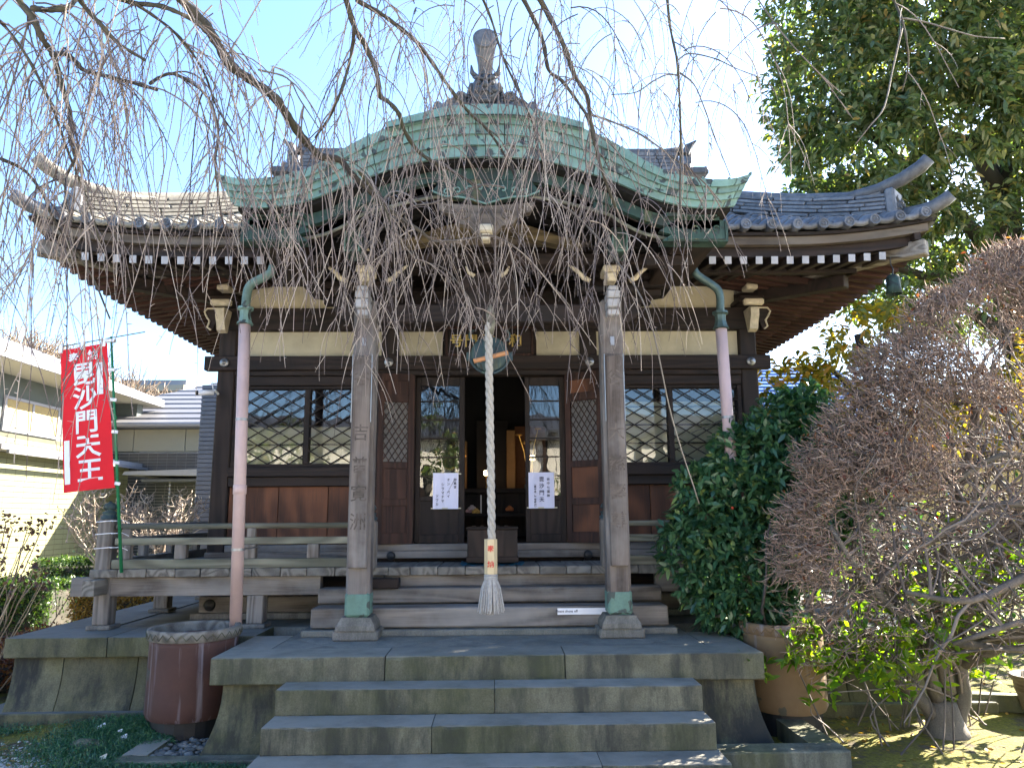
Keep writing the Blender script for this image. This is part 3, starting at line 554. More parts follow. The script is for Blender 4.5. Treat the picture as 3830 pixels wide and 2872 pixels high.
kp = [(BX+a, b) for a, b in kp]+[(BX-a, b) for a, b in kp[::-1][1:-1]]
fl = H('frog_leg_strut', B().prism(kp, 6.52, 6.60), W_DK)
cv = B()
for i in range(9):
    a0 = BX-.19+i*.048; cv.tube([(a0+.022*math.cos(t)*(1-t/9), 6.515, kz+.12+.045*(i % 2)+.028*math.sin(t)) for t in np.linspace(0, 6.5, 12)], .006, 5)
obj('carving', cv, W_DK, fl)
for s in (-1, 1): obj('carved_tip', B().tube([(BX+s*.12, 6.51, kz+.26), (BX+s*.17, 6.5, kz+.29), (BX+s*.20, 6.5, kz+.35)], [.02, .017, .008], 6), CREAM, fl, smooth=True)
# corner bracket sets on the corner posts
for s in (-1, 1):
    x = BX+s*2.86; bk = H('corner_bracket', B().box(x-.14, x+.14, 7.72, 8.12, 3.958, 4.04, .02), W_DK)
    obj('painted_arm_end', B().box(x-.11, x+.11, 7.66, 7.73, 3.915, 3.985, .02), CREAM, bk)
    obj('painted_nose', B().prism([(7.70, 3.90), (7.66, 3.88), (7.665, 3.80), (7.70, 3.74), (7.73, 3.66), (7.80, 3.64), (7.9, 3.9)], x-.045, x+.045, 'yz'), CREAM, bk)
    for z0, z1, hw, yy in ((4.10, 4.16, .065, 7.7), (4.165, 4.21, .045, 7.66), (4.215, 4.27, .035, 7.62), (4.28, 4.36, .065, 7.58)): obj('bearing_block', B().box(x-hw, x+hw, yy, yy+.16, z0, z1, .012), CREAM if z0 < 4.2 else WHITE_END, bk)
    obj('side_nose', B().prism([(x+s*u, z) for u, z in ((.09, 3.94), (.2, 3.93), (.24, 3.90), (.22, 3.84), (.18, 3.80), (.20, 3.73), (.16, 3.70), (.13, 3.78), (.09, 3.80))], 7.9, 8.0), W_DK, bk)
    obj('side_nose_edge', B().tube([(x+s*u, 7.89, z) for u, z in ((.12, 3.94), (.22, 3.94), (.25, 3.90), (.22, 3.84), (.19, 3.80), (.21, 3.73), (.17, 3.70))], .011, 5), CREAM, bk)
# ---------------------------------------------------------------- main tiled roof
YE, XE = 6.60, 4.30
def prof(d): return 4.36+.40*d+.06*d*d
def lift(t): return .15*max(0, 1-t/1.5)**2
def zr(x, y):
    ax = abs(x-BX); dy = min(y-YE, 13.9-y); dx = XE-ax
    if ax < 2.5 or dy <= dx: return prof(dy)+lift(dx)*max(0, 1-dy/1.6) if dx > dy or ax >= 2.5 else prof(dy)
    return prof(dx)+lift(dy)*max(0, 1-dx/1.6)
b = B(); xs = np.arange(-XE, XE+.01, .06135); ys = np.arange(YE, 13.91, .1825)
for y in ys:
    for x in xs:
        side = XE-abs(x) < min(y-YE, 13.9-y) and abs(x) >= 2.5
        w = .022*math.sin((y if side else x)*2*math.pi/.2454)
        b.v.append((x+BX, y, zr(x+BX, y)+w-.03))
n = len(xs)
for j in range(len(ys)-1):
    for i in range(n-1): b.f.append((j*n+i, j*n+i+1, (j+1)*n+i+1, (j+1)*n+i))
H('roof_bed', b, TILE_D, smooth=False)
# one eave tile shape: S-profile with a rolled side, shared by every tile
def tile_mesh(name, front):
    pr = [(-.135, .012), (-.10, -.006), (-.05, -.018), (0, -.018), (.045, -.004), (.07, .026), (.095, .043), (.12, .038), (.14, .012)]
    bb = B(); L = .235; n = len(pr)
    for y, dz in ((0, .020), (L, .0)):
        bb.v += [(x, y, z+dz) for x, z in pr]
    bb.v += [(x, 0, z+.02-(.052 if front else .016)) for x, z in pr]
    bb.v += [(x, .03, z+.02-(.052 if front else .016)) for x, z in pr]
    for i in range(n-1): bb.f += [(i, i+1, n+i+1, n+i), (2*n+i, 2*n+i+1, i+1, i), (3*n+i, 3*n+i+1, 2*n+i+1, 2*n+i)]
    me = bpy.data.meshes.new(name); me.from_pydata(bb.v, [], bb.f); return me
TM, TF = tile_mesh('roof_tile', False), tile_mesh('eave_tile', True)
for t in (TM, TF): t.materials.append(TILE); t.polygons.foreach_set('use_smooth', [True]*len(t.polygons))
TM_lit = TM.copy(); TM_lit.materials[0] = TILE_LIT; TF_lit = TF.copy(); TF_lit.materials[0] = TILE_LIT
def disc_mesh():
    bb = B(); bb.lathe((0, 0, 0), [(.001, -.012), (.036, -.012), (.038, -.02), (.05, -.02), (.053, -.012), (.052, .12)], 18, 'y', cap=False)
    for k in range(3):
        a = k*2.094; bb.tube([(.022*math.cos(a+t)*(1-t*.18), -.016, .022*math.sin(a+t)*(1-t*.18)) for t in np.linspace(0, 2.6, 7)], [.008, .009, .007, .005, .004, .003, .002], 5)
    me = bpy.data.meshes.new('tile_end_disc'); me.from_pydata(bb.v, [], bb.f); me.materials.append(TILE); return me
DM = disc_mesh()
colx = [BX+s*(2.085+.2454*i) for s in (-1, 1) for i in range(9)]
for x in colx:
    ax = abs(x-BX); r = 0
    while True:
        d0 = r*.19
        if d0 > 2.3 or XE-ax < d0-.02: break
        y = YE-.035+d0; z = zr(x, y+.04); z2 = zr(x, y+.235); zl = zr(x-.1, y+.1); zh = zr(x+.1, y+.1)
        if XE-ax-.12 < d0: zl = zh = z; 
        M = Matrix.Translation((x, y, z+.012)) @ Matrix.Rotation(-math.atan2(zh-zl, .2), 4, 'Y') @ Matrix.Rotation(math.atan2(z2-z, .195), 4, 'X') @ Matrix.Rotation(R(random.uniform(-1.2, 1.2)), 4, 'Z')
        inst('eave_tile' if r == 0 else 'roof_tile', (TF_lit if x < 0 else TF) if r == 0 else (TM_lit if x < 0 else TM), M, hall); r += 1
    zt = zr(x+.1, YE)+.022; inst('tile_end_disc', DM, Matrix.Translation((x+.095, YE-.045, zt-.012)) @ Matrix.Rotation(R(random.uniform(0, 360)), 4, 'Y'), hall)
# side eaves: rows of roll tiles (seen edge on)
for s in (-1, 1):
    for i in range(28):
        y = YE+.25+i*.2454
        if y > 13.7: break
        M = Matrix.Translation((BX+s*(XE+.04), y, zr(BX+s*4.29, y)+.012)) @ Matrix.Rotation(R(90*s), 4, 'Z') @ Matrix.Rotation(R(21), 4, 'X'); inst('eave_tile', TF, M, hall)
# hip ridges of flat stacked tiles, demon end tile, and up-curved finials
def ridge(s):
    P = lambda q, dz=0.: Vector((BX+s*(XE-q), YE+q, zr(BX+s*(XE-q), YE+q)+dz))
    for lay in range(5):
        w = .28-.025*lay; q = .30
        first = True
        while q < 3.7:
            L = .3 if not first else random.uniform(.14, .3); first = False
            a, c_ = P(q, .045+lay*.046+random.uniform(-.002, .003)), P(min(q+L, 3.75), .045+lay*.046+random.uniform(-.002, .003))
            H('ridge_tile', B().beam(a, c_-(c_-a)*.04, w+random.uniform(-.008, .008), .034, .006), TILE_LIT if s < 0 else TILE); q += L
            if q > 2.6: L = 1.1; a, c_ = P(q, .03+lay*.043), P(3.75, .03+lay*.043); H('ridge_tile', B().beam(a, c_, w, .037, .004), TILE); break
    H('ridge_bed', B().tube([P(q, .13) for q in np.linspace(.34, 3.7, 14)], .098, 8), TILE_D); pts = [P(q, .275) for q in np.linspace(.34, 3.7, 14)]; H('ridge_cap', B().tube(pts, .05, 10), TILE_LIT if s < 0 else TILE, smooth=True)
    dv = Vector((s, -1, 0)).normalized()
    # finial: cylinder sweeping up and out from the cap
    fb = B(); pts = [P(.80, .25), P(.56, .265), P(.36, .32), P(.2, .40), P(.08, .49), P(.02, .56)]; fb.tube([tuple(q) for q in pts], [.05, .06, .066, .068, .066, .064], 12); H('ridge_finial', fb, TILE_LIT if s < 0 else TILE, smooth=True)
    fb = B(); p0 = P(.2, .03); fb.tube([p0, p0+dv*.14+Vector((0, 0, -.01)), p0+dv*.25+Vector((0, 0, .005)), p0+dv*.34+Vector((0, 0, .04)), p0+dv*.41+Vector((0, 0, .08))], [.07, .07, .066, .064, .06], 12); H('corner_tile_roll', fb, TILE, smooth=True)
    # demon-mask end tile
    e = P(.26, .12); Mx = Matrix.Rotation(math.atan2(dv.x, -dv.y), 4, 'Z')
    on = B(); on.add([(Mx @ Vector(v))+e for v in B().box(-.13, .13, -.035, .06, -.13, .17, .02).v], B().box(-.13, .13, -.035, .06, -.13, .17, .02).f)
    o1 = H('demon_end_tile', on, TILE); fc = B()
    demon_face(fc, .6); fc.v = [tuple((Mx @ (Vector(v)+Vector((0, -.03, -.10))))+e) for v in fc.v]; obj('demon_mask', fc, TILE_D, o1, smooth=True)
def demon_face(f, k):
    """snarling mask built around the origin, looking to -Y, base at z=0"""
    c = lambda x, y, z: (x*k, y*k, z*k)
    f.ball(c(0, 0, .14), (.105*k, .07*k, .13*k), 12, 9)
    for s in (-1, 1):
        f.ball(c(s*.045, -.055, .165), (.026*k, .022*k, .02*k), 8, 6); f.tube([c(s*.012, -.072, .185), c(s*.05, -.074, .20), c(s*.09, -.045, .215)], [.012*k, .015*k, .008*k], 6)
        f.ball(c(s*.062, -.045, .115), (.032*k, .026*k, .026*k), 8, 6); f.tube([c(s*.065, -.01, .24), c(s*.10, -.02, .275), c(s*.105, -.03, .325)], [.024*k, .019*k, .006*k], 7)
        f.ball(c(s*.105, .0, .16), (.022*k, .03*k, .04*k), 7, 5); f.ball(c(s*.018, -.088, .132), (.014*k, .014*k, .012*k), 7, 5)
        f.tube([c(0, -.08, .10), c(s*.035, -.072, .095), c(s*.058, -.055, .075)], [.008*k, .009*k, .006*k], 6); f.tube([c(s*.03, -.078, .09), c(s*.032, -.082, .065)], [.008*k, .002*k], 5)
        f.tube([c(0, -.068, .045), c(s*.04, -.062, .05), c(s*.06, -.05, .07)], [.010*k, .010*k, .007*k], 6)
    f.ball(c(0, -.08, .145), (.022*k, .026*k, .03*k), 8, 6); f.ball(c(0, -.05, .03), (.045*k, .03*k, .025*k), 8, 6); f.tube([c(0, -.07, .19), c(0, -.066, .225)], [.016*k, .02*k], 6)
    f.tube([c(-.05, -.06, .235), c(0, -.068, .24), c(.05, -.06, .235)], [.009*k, .011*k, .009*k], 6)
for s in (-1, 1): ridge(s)
# main ridge at the top
for i in range(6):
    z0 = 6.60+i*.062
    for s in (-1, 1):
        for j in range(4):
            a = 2.85-.02*i-j*.33; H('ridge_tile', B().box(BX+s*(a-.32), BX+s*a, 10.10+.012*i, 10.40-.012*i, z0+.004*0, z0+.052, .005), TILE)
    H('ridge_core', B().box(BX-1.5, BX+1.5, 10.13, 10.37, z0, z0+.052, .004), TILE)
for s in (-1, 1):
    x = BX+s*2.9
    H('ridge_end_tile', B().box(x-.05, x+.05, 10.02, 10.48, 6.52, 7.04, .03), TILE_D)
    H('ridge_end_scroll', B().box(x-.10, x+.02, 9.98, 10.52, 6.60, 6.72, .04).tube([(x-.06*s, 10.0, 6.85), (x-.0*s, 10.0, 6.98), (x+s*.1, 10.0, 7.06)], [.05, .05, .015], 8), TILE_D, smooth=False)
    H('gable_ridge_tile', B().beam((BX+s*2.45, 8.9, 5.75), (BX+s*2.45, 10.0, 6.45), .24, .2, .03), TILE); H('gable_ridge_end', B().box(BX+s*3.0-.14, BX+s*3.0+.14, 9.9, 10.3, 6.50, 6.62, .03), TILE_D)
    H('gable_wall', B().prism([(8.55, 5.3), (10.25, 6.6), (11.95, 5.3)], *sorted((BX+s*2.38, BX+s*2.44)), 'yz'), PLAST)
H('ridge_cap', B().tube([(BX-2.85, 10.25, 7.03), (BX-2.6, 10.25, 6.99), (BX, 10.25, 6.985), (BX+2.6, 10.25, 6.99), (BX+2.85, 10.25, 7.03)], .07, 10), TILE, smooth=True)
# ---- eave edges and rafters
def fasc(name, y0, y1, z0, z1, xe, mat, sgn=0):
    xsn = [x for x in np.linspace(-xe, xe, 37)]; H(name, B().strip([(BX+x, z1+lift(4.25-abs(x))) for x in xsn], [(BX+x, z0+lift(4.25-abs(x))) for x in xsn], y0, y1), mat)
fasc('eave_fascia', 6.655, 6.73, 4.207, 4.285, 4.22, W_FAS); fasc('eave_board', 6.735, 6.80, 4.112, 4.203, 4.12, W_DK); fasc('eave_lath', 6.62, 6.72, 4.289, 4.318, 4.25, W_DK)
def fasc_side(name, s, d0, d1, z0, z1, ye, mat):
    ysn = np.linspace(6.66, ye, 30); xx = sorted((BX+s*(4.22-d0), BX+s*(4.22-d1))); b = B()
    tp = [(y, z1+lift(y-6.66)) for y in ysn]; bt = [(y, z0+lift(y-6.66)) for y in ysn]; b.strip(tp, bt, 0, 1); b.v = [(xx[0] if v[1] == 0 else xx[1], v[0], v[2]) for v in b.v]; H(name, b, mat)
for s in (-1, 1):
    fasc_side('eave_fascia', s, 0, .07, 4.205, 4.283, 13.8, W_DKY); fasc_side('eave_board', s, .08, .14, 4.112, 4.2, 13.8, W_DKY); fasc_side('eave_lath', s, -.03, .07, 4.288, 4.316, 13.8, W_DKY)
RB = bpy.data.meshes.new('rafter'); bb = B().box(-.032, .032, 0, 1.32, -.036, .036, .003); RB.from_pydata(bb.v, [], bb.f); RB.materials.append(W_DKY)
RBs = bpy.data.meshes.new('rafter_side'); RBs.from_pydata([(v[1], v[0], v[2]) for v in bb.v], [], [f[::-1] for f in bb.f]); RBs.materials.append(W_RAFT)
RE = bpy.data.meshes.new('rafter_end'); be = B().box(-.0325, .0325, -.006, .0, -.0365, .0365, .002); RE.from_pydata(be.v, [], be.f); RE.materials.append(WHITE_END)
def rafter(M, end, me):
    o = inst('rafter', me, M, hall)
    if end: e = bpy.data.objects.new('rafter_end', RE); COL.objects.link(e); e.parent = o
T = Matrix.Translation
for s in (-1, 1):
    for i in range(14):
        x = BX+s*(3.78-.149*i); zl = lift(4.25-abs(x-BX))*.6
        rafter(T((x, 6.715, 4.074+zl)) @ Matrix.Rotation(math.atan2(.19-zl, 1.25), 4, 'X'), True, RB)
    for i in range(38):
        y = 6.98+i*.158; zl = lift(y-6.6)*.6
        me = RBs
        M = T((BX+s*4.15, y, 4.085+zl)) @ Matrix.Rotation(math.atan2(.19-zl, 1.25)*s, 4, 'Y') @ (Matrix.Rotation(math.pi, 4, 'Z') if s > 0 else Matrix())
        inst('rafter', me, M, hall)
        if y > 7.35: inst('rafter', me, T((BX+s*3.72, y, 4.035)) @ Matrix.Rotation(math.atan2(.2, 1.25)*s, 4, 'Y') @ (Matrix.Rotation(math.pi, 4, 'Z') if s > 0 else Matrix()), hall)
    H('rafter_purlin', B().box(*sorted((BX+s*3.70, BX+s*3.62)), 7.1, 13.6, 4.075, 4.125, .005), W_DKY)
    c0 = Vector((BX+s*2.7, 8.2, 4.22)); c1 = Vector((BX+s*4.20, 6.68, 4.19)); H('corner_rafter', B().beam(c0, c1, .13, .15, .01), W_CB); H('corner_rafter', B().beam(c0-Vector((0, 0, .14)), Vector((BX+s*3.65, 7.2, 4.02)), .13, .13, .01), W_DK)
    # soffit boards
    H('soffit', B().add([(BX+s*4.15, 6.78, 4.13), (BX+s*4.15, 13.7, 4.13), (BX+s*2.9, 13.7, 4.33), (BX+s*2.9, 8.0, 4.33)], [(0, 1, 2, 3)]), W_DKY)
H('soffit', B().add([(BX-4.15, 6.78, 4.13), (BX+4.15, 6.78, 4.13), (BX+2.9, 8.0, 4.33), (BX-2.9, 8.0, 4.33)], [(0, 1, 2, 3)]), W_DK)
H('rafter_purlin', B().box(BX-3.72, BX+3.72, 7.1, 7.18, 4.075, 4.125, .005), W_DK)
# ---------------------------------------------------------------- porch roof with its arched (undulating) copper verge
TOPP = crv(mir([(0, 4.862), (.23, 4.85), (.46, 4.81), (.69, 4.75), (.92, 4.655), (1.14, 4.527), (1.32, 4.41), (1.5, 4.335), (1.72, 4.295), (1.93, 4.292), (2.10, 4.335)]), 3)
BOTP = crv(mir([(0, 4.523), (.225, 4.520), (.445, 4.495), (.66, 4.445), (.86, 4.375), (1.05, 4.305), (1.22, 4.225), (1.42, 4.145), (1.64, 4.10), (1.83, 4.092), (1.985, 4.11)]), 3)
NP = len(TOPP)
def lerp2(a, b_, t): return [((p[0]*(1-t)+q[0]*t)+BX, p[1]*(1-t)+q[1]*t) for p, q in zip(a, b_)]
ty = [0, .27, .50, .74, 1.0]
for k in range(4):
    c0 = lerp2(TOPP, BOTP, ty[k]); c1 = lerp2(TOPP, BOTP, ty[k+1]); y0 = 5.42+.11*ty[k]+.014; y1 = 5.42+.11*ty[k+1]-.010
    i = 0; first = True
    while i < NP-1:
        st_ = random.choice((2, 3, 3, 4)) if not first else random.choice((1, 2, 3)); first = False; j = min(NP-1, i+st_)
        b = B(); n = j-i+1; e = .003
        for q in range(i, j+1):
            sx = e if q == i else -e if q == j else 0
            b.v += [(c0[q][0]+sx, y0, c0[q][1]), (c1[q][0]+sx, y1, c1[q][1]-.004), (c1[q][0]+sx, y1+.03, c1[q][1]-.002), (c0[q][0]+sx, y0+.03, c0[q][1])]
        for q in range(n-1):
            for w in range(4): b.f.append((q*4+w, q*4+(w+1) % 4, q*4+4+(w+1) % 4, q*4+4+w))
        b.f += [(3, 2, 1, 0), (n*4-4, n*4-3, n*4-2, n*4-1)]
        H('copper_sheet', b, random.choice((COP_P, COP_P, COP))); i = j
# centre cover sheets with a raised curved seam
pl_ = crv([(-.78, 4.745), (-.5, 4.825), (-.25, 4.885), (0, 4.90), (.25, 4.885), (.5, 4.825), (.78, 4.745)], 4)
H('ridge_cover', B().strip([(BX+a, z) for a, z in pl_], [(BX+a, z-.055-.04*(1-abs(a)/.8)) for a, z in pl_], 5.39, 5.44), COP); H('cover_seam', B().tube([(BX+a, 5.388, z-.055-.04*(1-abs(a)/.8)) for a, z in pl_], .006, 5), COP_D)
# the roof body behind the verge
b = B(); yb = [5.45, 5.9, 6.4, 7.0, 7.6, 8.3]
for y in yb:
    for x, z in TOPP: b.v.append((BX+x, y, z+.02*math.sin((y-5.4))))
for j in range(len(yb)-1):
    for i in range(NP-1): b.f.append((j*NP+i, j*NP+i+1, (j+1)*NP+i+1, (j+1)*NP+i))
H('copper_roof', b, COP)
for i in range(0, NP, 3):
    x, z = TOPP[i]; H('standing_seam', B().beam((BX+x, 5.45, z+.012), (BX+x, 8.2, z+.03), .016, .024, .002), COP)
# under-layers: dark copper tier, timber tiers, arched ribs
def tier(name, d0, d1, y0, y1, xs_, mat):
    t = [(BX+x*xs_, z-d0) for x, z in BOTP]; u = [(BX+x*xs_, z-d1) for x, z in BOTP]; return H(name, B().strip(t, u, y0, y1), mat)
tier('verge_underside', -.02, .03, 5.56, 8.0, .985, W_SHADE); tier('copper_tier', .035, .13, 5.66, 5.72, .955, COP_D); tier('timber_tier', .13, .19, 5.72, 5.78, .93, W_SHADE)
for i in range(7): tier('arched_rib', .05, .12, 5.95+i*.28, 6.03+i*.28, .93, W_SHADE)
bt = mir([(0, 4.42), (.33, 4.40), (.6, 4.35), (.9, 4.27), (1.1, 4.20), (1.25, 4.12), (1.4, 4.04), (1.6, 3.98)]); bu = mir([(0, 4.255), (.25, 4.26), (.5, 4.235), (.8, 4.16), (1.0, 4.10), (1.12, 4.02), (1.3, 3.93), (1.55, 3.875)])
H('bargeboard', B().strip([(BX+x, z) for x, z in crv(bt)], [(BX+x, z) for x, z in crv(bu)], 5.72, 5.79), W_DK); 
bu2 = crv(bu); H('bargeboard_lip', B().tube([(BX+x, 5.712, z+.012) for x, z in bu2], .014, 6), W_RAIL)
# copper casings at bargeboard ends and centre with raised scrollwork
def scroll(bb, cx, y, cz, r, sgn=1, turns=5.5, th=.007): bb.tube([(cx+sgn*r*(1-t/(turns*1.25))*math.cos(t), y, cz+r*(1-t/(turns*1.25))*math.sin(t)) for t in np.linspace(0, turns, 14)], th, 5)
for s in (-1, 1):
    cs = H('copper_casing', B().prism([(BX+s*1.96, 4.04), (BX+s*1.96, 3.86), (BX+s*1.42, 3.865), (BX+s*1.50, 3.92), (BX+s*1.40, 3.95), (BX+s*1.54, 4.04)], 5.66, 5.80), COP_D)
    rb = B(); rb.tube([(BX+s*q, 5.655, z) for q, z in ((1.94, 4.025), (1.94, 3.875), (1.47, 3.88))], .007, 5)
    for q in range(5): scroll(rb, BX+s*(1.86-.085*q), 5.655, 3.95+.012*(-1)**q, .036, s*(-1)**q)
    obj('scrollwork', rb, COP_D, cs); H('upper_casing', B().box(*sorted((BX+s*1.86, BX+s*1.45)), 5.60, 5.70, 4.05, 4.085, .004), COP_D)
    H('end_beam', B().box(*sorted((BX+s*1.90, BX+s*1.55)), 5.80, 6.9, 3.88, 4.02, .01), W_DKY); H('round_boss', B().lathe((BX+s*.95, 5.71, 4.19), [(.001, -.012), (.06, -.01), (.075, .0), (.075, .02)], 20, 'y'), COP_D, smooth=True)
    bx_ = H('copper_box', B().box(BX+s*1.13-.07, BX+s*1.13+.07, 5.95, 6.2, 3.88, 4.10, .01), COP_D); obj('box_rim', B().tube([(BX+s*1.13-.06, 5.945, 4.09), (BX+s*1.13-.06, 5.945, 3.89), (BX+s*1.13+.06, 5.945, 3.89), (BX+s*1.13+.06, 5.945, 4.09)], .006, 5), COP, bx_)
    H('rafter_stack', B().box(*sorted((BX+s*1.75, BX+s*1.35)), 6.0, 6.1, 3.78, 3.87, .01), W_DK)
    for i in range(7): H('stacked_arm', B().box(*sorted((BX+s*(1.95-.09*i), BX+s*.95)), 6.75+.05*i, 6.85+.05*i, 4.0-.072*i, 4.062-.072*i, .01), W_DK)
cp = mir([(0, 4.175), (.12, 4.215), (.22, 4.235), (.33, 4.24), (.42, 4.275), (.44, 4.29)]); ct = mir([(0, 4.43), (.12, 4.43), (.22, 4.425), (.33, 4.415), (.36, 4.40), (.40, 4.34)])
cc = H('centre_casing', B().strip([(BX+x, z) for x, z in ct], [(BX+x, z) for x, z in cp], 5.67, 5.74), COP_D); rb = B(); rb.tube([(BX+x, 5.665, z+.008) for x, z in cp], .008, 5)
for q in range(4):
    for s in (-1, 1): scroll(rb, BX+s*(.05+.09*q), 5.665, 4.32-.012*q, .034, s*(-1)**q)
obj('scrollwork', rb, COP, cc)
# carved pendant under the arch
pd = H('carved_pendant', B().prism([(BX+a, z) for a, z in [(-.40, 4.20), (-.36, 4.12), (-.27, 4.10), (-.22, 4.02), (-.13, 4.00), (-.07, 3.93), (.07, 3.93), (.13, 4.00), (.22, 4.02), (.27, 4.10), (.36, 4.12), (.40, 4.20), (0, 4.17)]], 5.68, 5.76), W_FAS)
rb = B()
for s in (-1, 1): scroll(rb, BX+s*.17, 5.675, 4.09, .055, s, 8, .009); scroll(rb, BX+s*.30, 5.675, 4.14, .035, -s); rb.tube([(BX+s*.03, 5.67, 4.14), (BX+s*.08, 5.67, 4.04), (BX+s*.05, 5.67, 3.95)], [.012, .014, .006], 5)
obj('carving', rb, W_FAS, pd, smooth=True); obj('pale_boss', B().box(BX-.06, BX+.06, 5.60, 5.72, 3.92, 3.99, .015).box(BX-.035, BX+.035, 5.62, 5.72, 3.86, 3.92, .01), CREAM, pd)
# ---- demon mask end tile on the porch roof
tt = thing('demon_ridge_tile', 'dark horned demon mask tile with tall roll finial on the copper porch roof', 'roof ornament', (BX, 5.5, 4.93))
z0 = 4.905
obj('plinth', B().prism([(BX+a, z) for a, z in [(-.42, z0-.03), (-.40, z0+.015), (.40, z0+.015), (.42, z0-.03), (.2, z0-.04), (-.2, z0-.04)]], 5.42, 5.60), TILE_D, tt)
obj('back_plate', B().prism([(BX+a, z) for a, z in [(-.16, z0), (-.17, z0+.1), (-.13, z0+.22), (-.07, z0+.28), (.07, z0+.28), (.13, z0+.22), (.17, z0+.1), (.16, z0)]], 5.50, 5.58), TILE_D, tt)
fc = B(); demon_face(fc, 1.08); fc.v = [(v[0]+BX, v[1]+5.47, v[2]+z0+.01) for v in fc.v]; obj('demon_mask', fc, TILE_D, tt, smooth=True)
bd = B()
for s in (-1, 1):
    for q in range(7): bd.ball((BX+s*.135, 5.48, z0+.03+q*.026), .013, 6, 5)
obj('bead_band', bd, TILE_D, tt, smooth=True)
for s in (-1, 1):
    sc = B(); sc.prism([(BX+s*a, z) for a, z in [(.15, z0), (.16, z0+.14), (.22, z0+.155), (.26, z0+.10), (.31, z0+.075), (.345, z0+.035), (.39, z0+.06), (.42, z0+.03), (.41, z0-.02), (.15, z0-.02)]], 5.47, 5.53)
    for cx, cz, r in ((.20, .095, .05), (.29, .045, .035), (.385, .025, .03)): sc.tube([(BX+s*(cx-r*(1-t/9)*math.cos(t)), 5.462, z0+cz+r*(1-t/9)*math.sin(t)) for t in np.linspace(0, 7, 18)], .011, 6)
    for q in range(4): sc.tube([(BX+s*(.19+.05*q), 5.465, z0+.06-.01*q), (BX+s*(.24+.05*q), 5.46, z0+.03-.01*q), (BX+s*(.27+.05*q), 5.465, z0)], .009, 5)
    obj('cloud_scroll', sc, TILE_D, tt, smooth=True)
fb = B(); fb.tube([(BX, 5.74, z0+.20), (BX, 5.62, z0+.28), (BX, 5.50, z0+.40), (BX, 5.43, z0+.52), (BX, 5.405, z0+.60)], [.056, .056, .062, .088, .096], 18, flat=1.0)
obj('roll_finial', fb, TILE, tt, smooth=True); q = Vector((0, -.72, .35)).normalized(); dsc = B().lathe((0, 0, 0), [(.001, -.004), (.045, -.004), (.048, -.012), (.064, -.012), (.067, -.004), (.098, -.004), (.101, .02)], 22, 'y')
Mx = Matrix.Rotation(-.25, 4, 'X'); dsc.v = [tuple(Mx @ Vector(v)+Vector((BX, 5.375, z0+.565))) for v in dsc.v]; obj('roll_face', dsc, TILE, tt)
# ---------------------------------------------------------------- bell rope, gong, plaque, offering box, notices
rp = thing('bell_rope', 'thick twisted white bell rope with a wooden sleeve and straw tassel', 'rope', (0, 6.1, 3.4))
for k in range(3):
    b = B(); pts = []
    for i in range(150):
        z = 3.30-i*(3.30-1.50)/149; a = (3.30-z)*26+k*2.094; sway = .012*math.sin(z*1.3); pts.append((-.004+sway+.0165*math.cos(a), 6.10+.0165*math.sin(a), z))
    b.tube(pts, .0185, 7); obj('strand', b, ROPE, rp, smooth=True)
b = B().tube([(0, 6.1, 3.46), (.004, 6.10, 3.43), (-.004, 6.1, 3.38), (.008, 6.1, 3.3), (.0, 6.1, 3.2)], [.008, .022, .032, .034, .026], 9)
for i in range(5): b.tube([(.034*math.cos(t)+.003, 6.1+.034*math.sin(t), 3.30+.02*i+.004*math.sin(t*2+i)) for t in np.linspace(0, 6.4, 12)], .0055, 5)
obj('binding', b, W_RAIL, rp, smooth=True)
b = B().lathe((.0, 6.1, 0), [(.045, 1.235), (.052, 1.235), (.052, 1.508), (.03, 1.508)], 6); b2 = obj('wooden_sleeve', b, HEXW, rp)
for ch, z in (('奉', 1.43), ('納', 1.31)): text(ch, .055, (0.0, 6.0535, z), REDINK, rp, bold=.001)
b = B()
for z in (1.226, 1.212, 1.199): b.lathe((0, 6.1, z), [(.03, -.006), (.052, -.006), (.056, 0), (.052, .006), (.03, .006)], 14)
obj('collar', b, ROPE_D, rp, smooth=True); P0 = []; P1 = []; r0 = []
for i in range(420):
    a = random.uniform(0, 6.283); q = math.sqrt(random.random()); x, y = .045*q*math.cos(a), .045*q*math.sin(a); l = .285-random.random()*.03-.02*q; k = 2.35+random.uniform(-.15, .15)
    w = [(x, y, 1.20), (x*1.7, y*1.7, 1.13), (x*k, y*k, 1.20-l)]
    for c0, c1 in zip(w, w[1:]): P0.append(c0); P1.append(c1)
P0, P1 = np.array(P0)+[0, 6.1, 0], np.array(P1)+[0, 6.1, 0]; obj('tassel', np_mesh('tassel', *sticks(P0, P1, .0045, .004, 4)), ROPE_D, rp, kind='stuff')
gg = thing('bronze_gong', 'round bronze temple gong hung behind the rope over the doorway', 'gong', (-.015, 6.75, 3.165)); gp_ = [(.001, -.06), (.05, -.062), (.055, -.055), (.10, -.055), (.105, -.048), (.15, -.045), (.172, -.02), (.178, 0), (.172, .02), (.15, .045), (.001, .06)]
obj('body', B().lathe((-.015, 6.75, 3.165), gp_, 30, 'y', cap=False), BRONZE, gg, smooth=True)
obj('slot_rim', B().tube([(-.015+.185*math.cos(t), 6.70, 3.165+.185*math.sin(t)) for t in np.linspace(3.35, 6.1, 18)], .012, 6), BRONZE, gg, smooth=True)
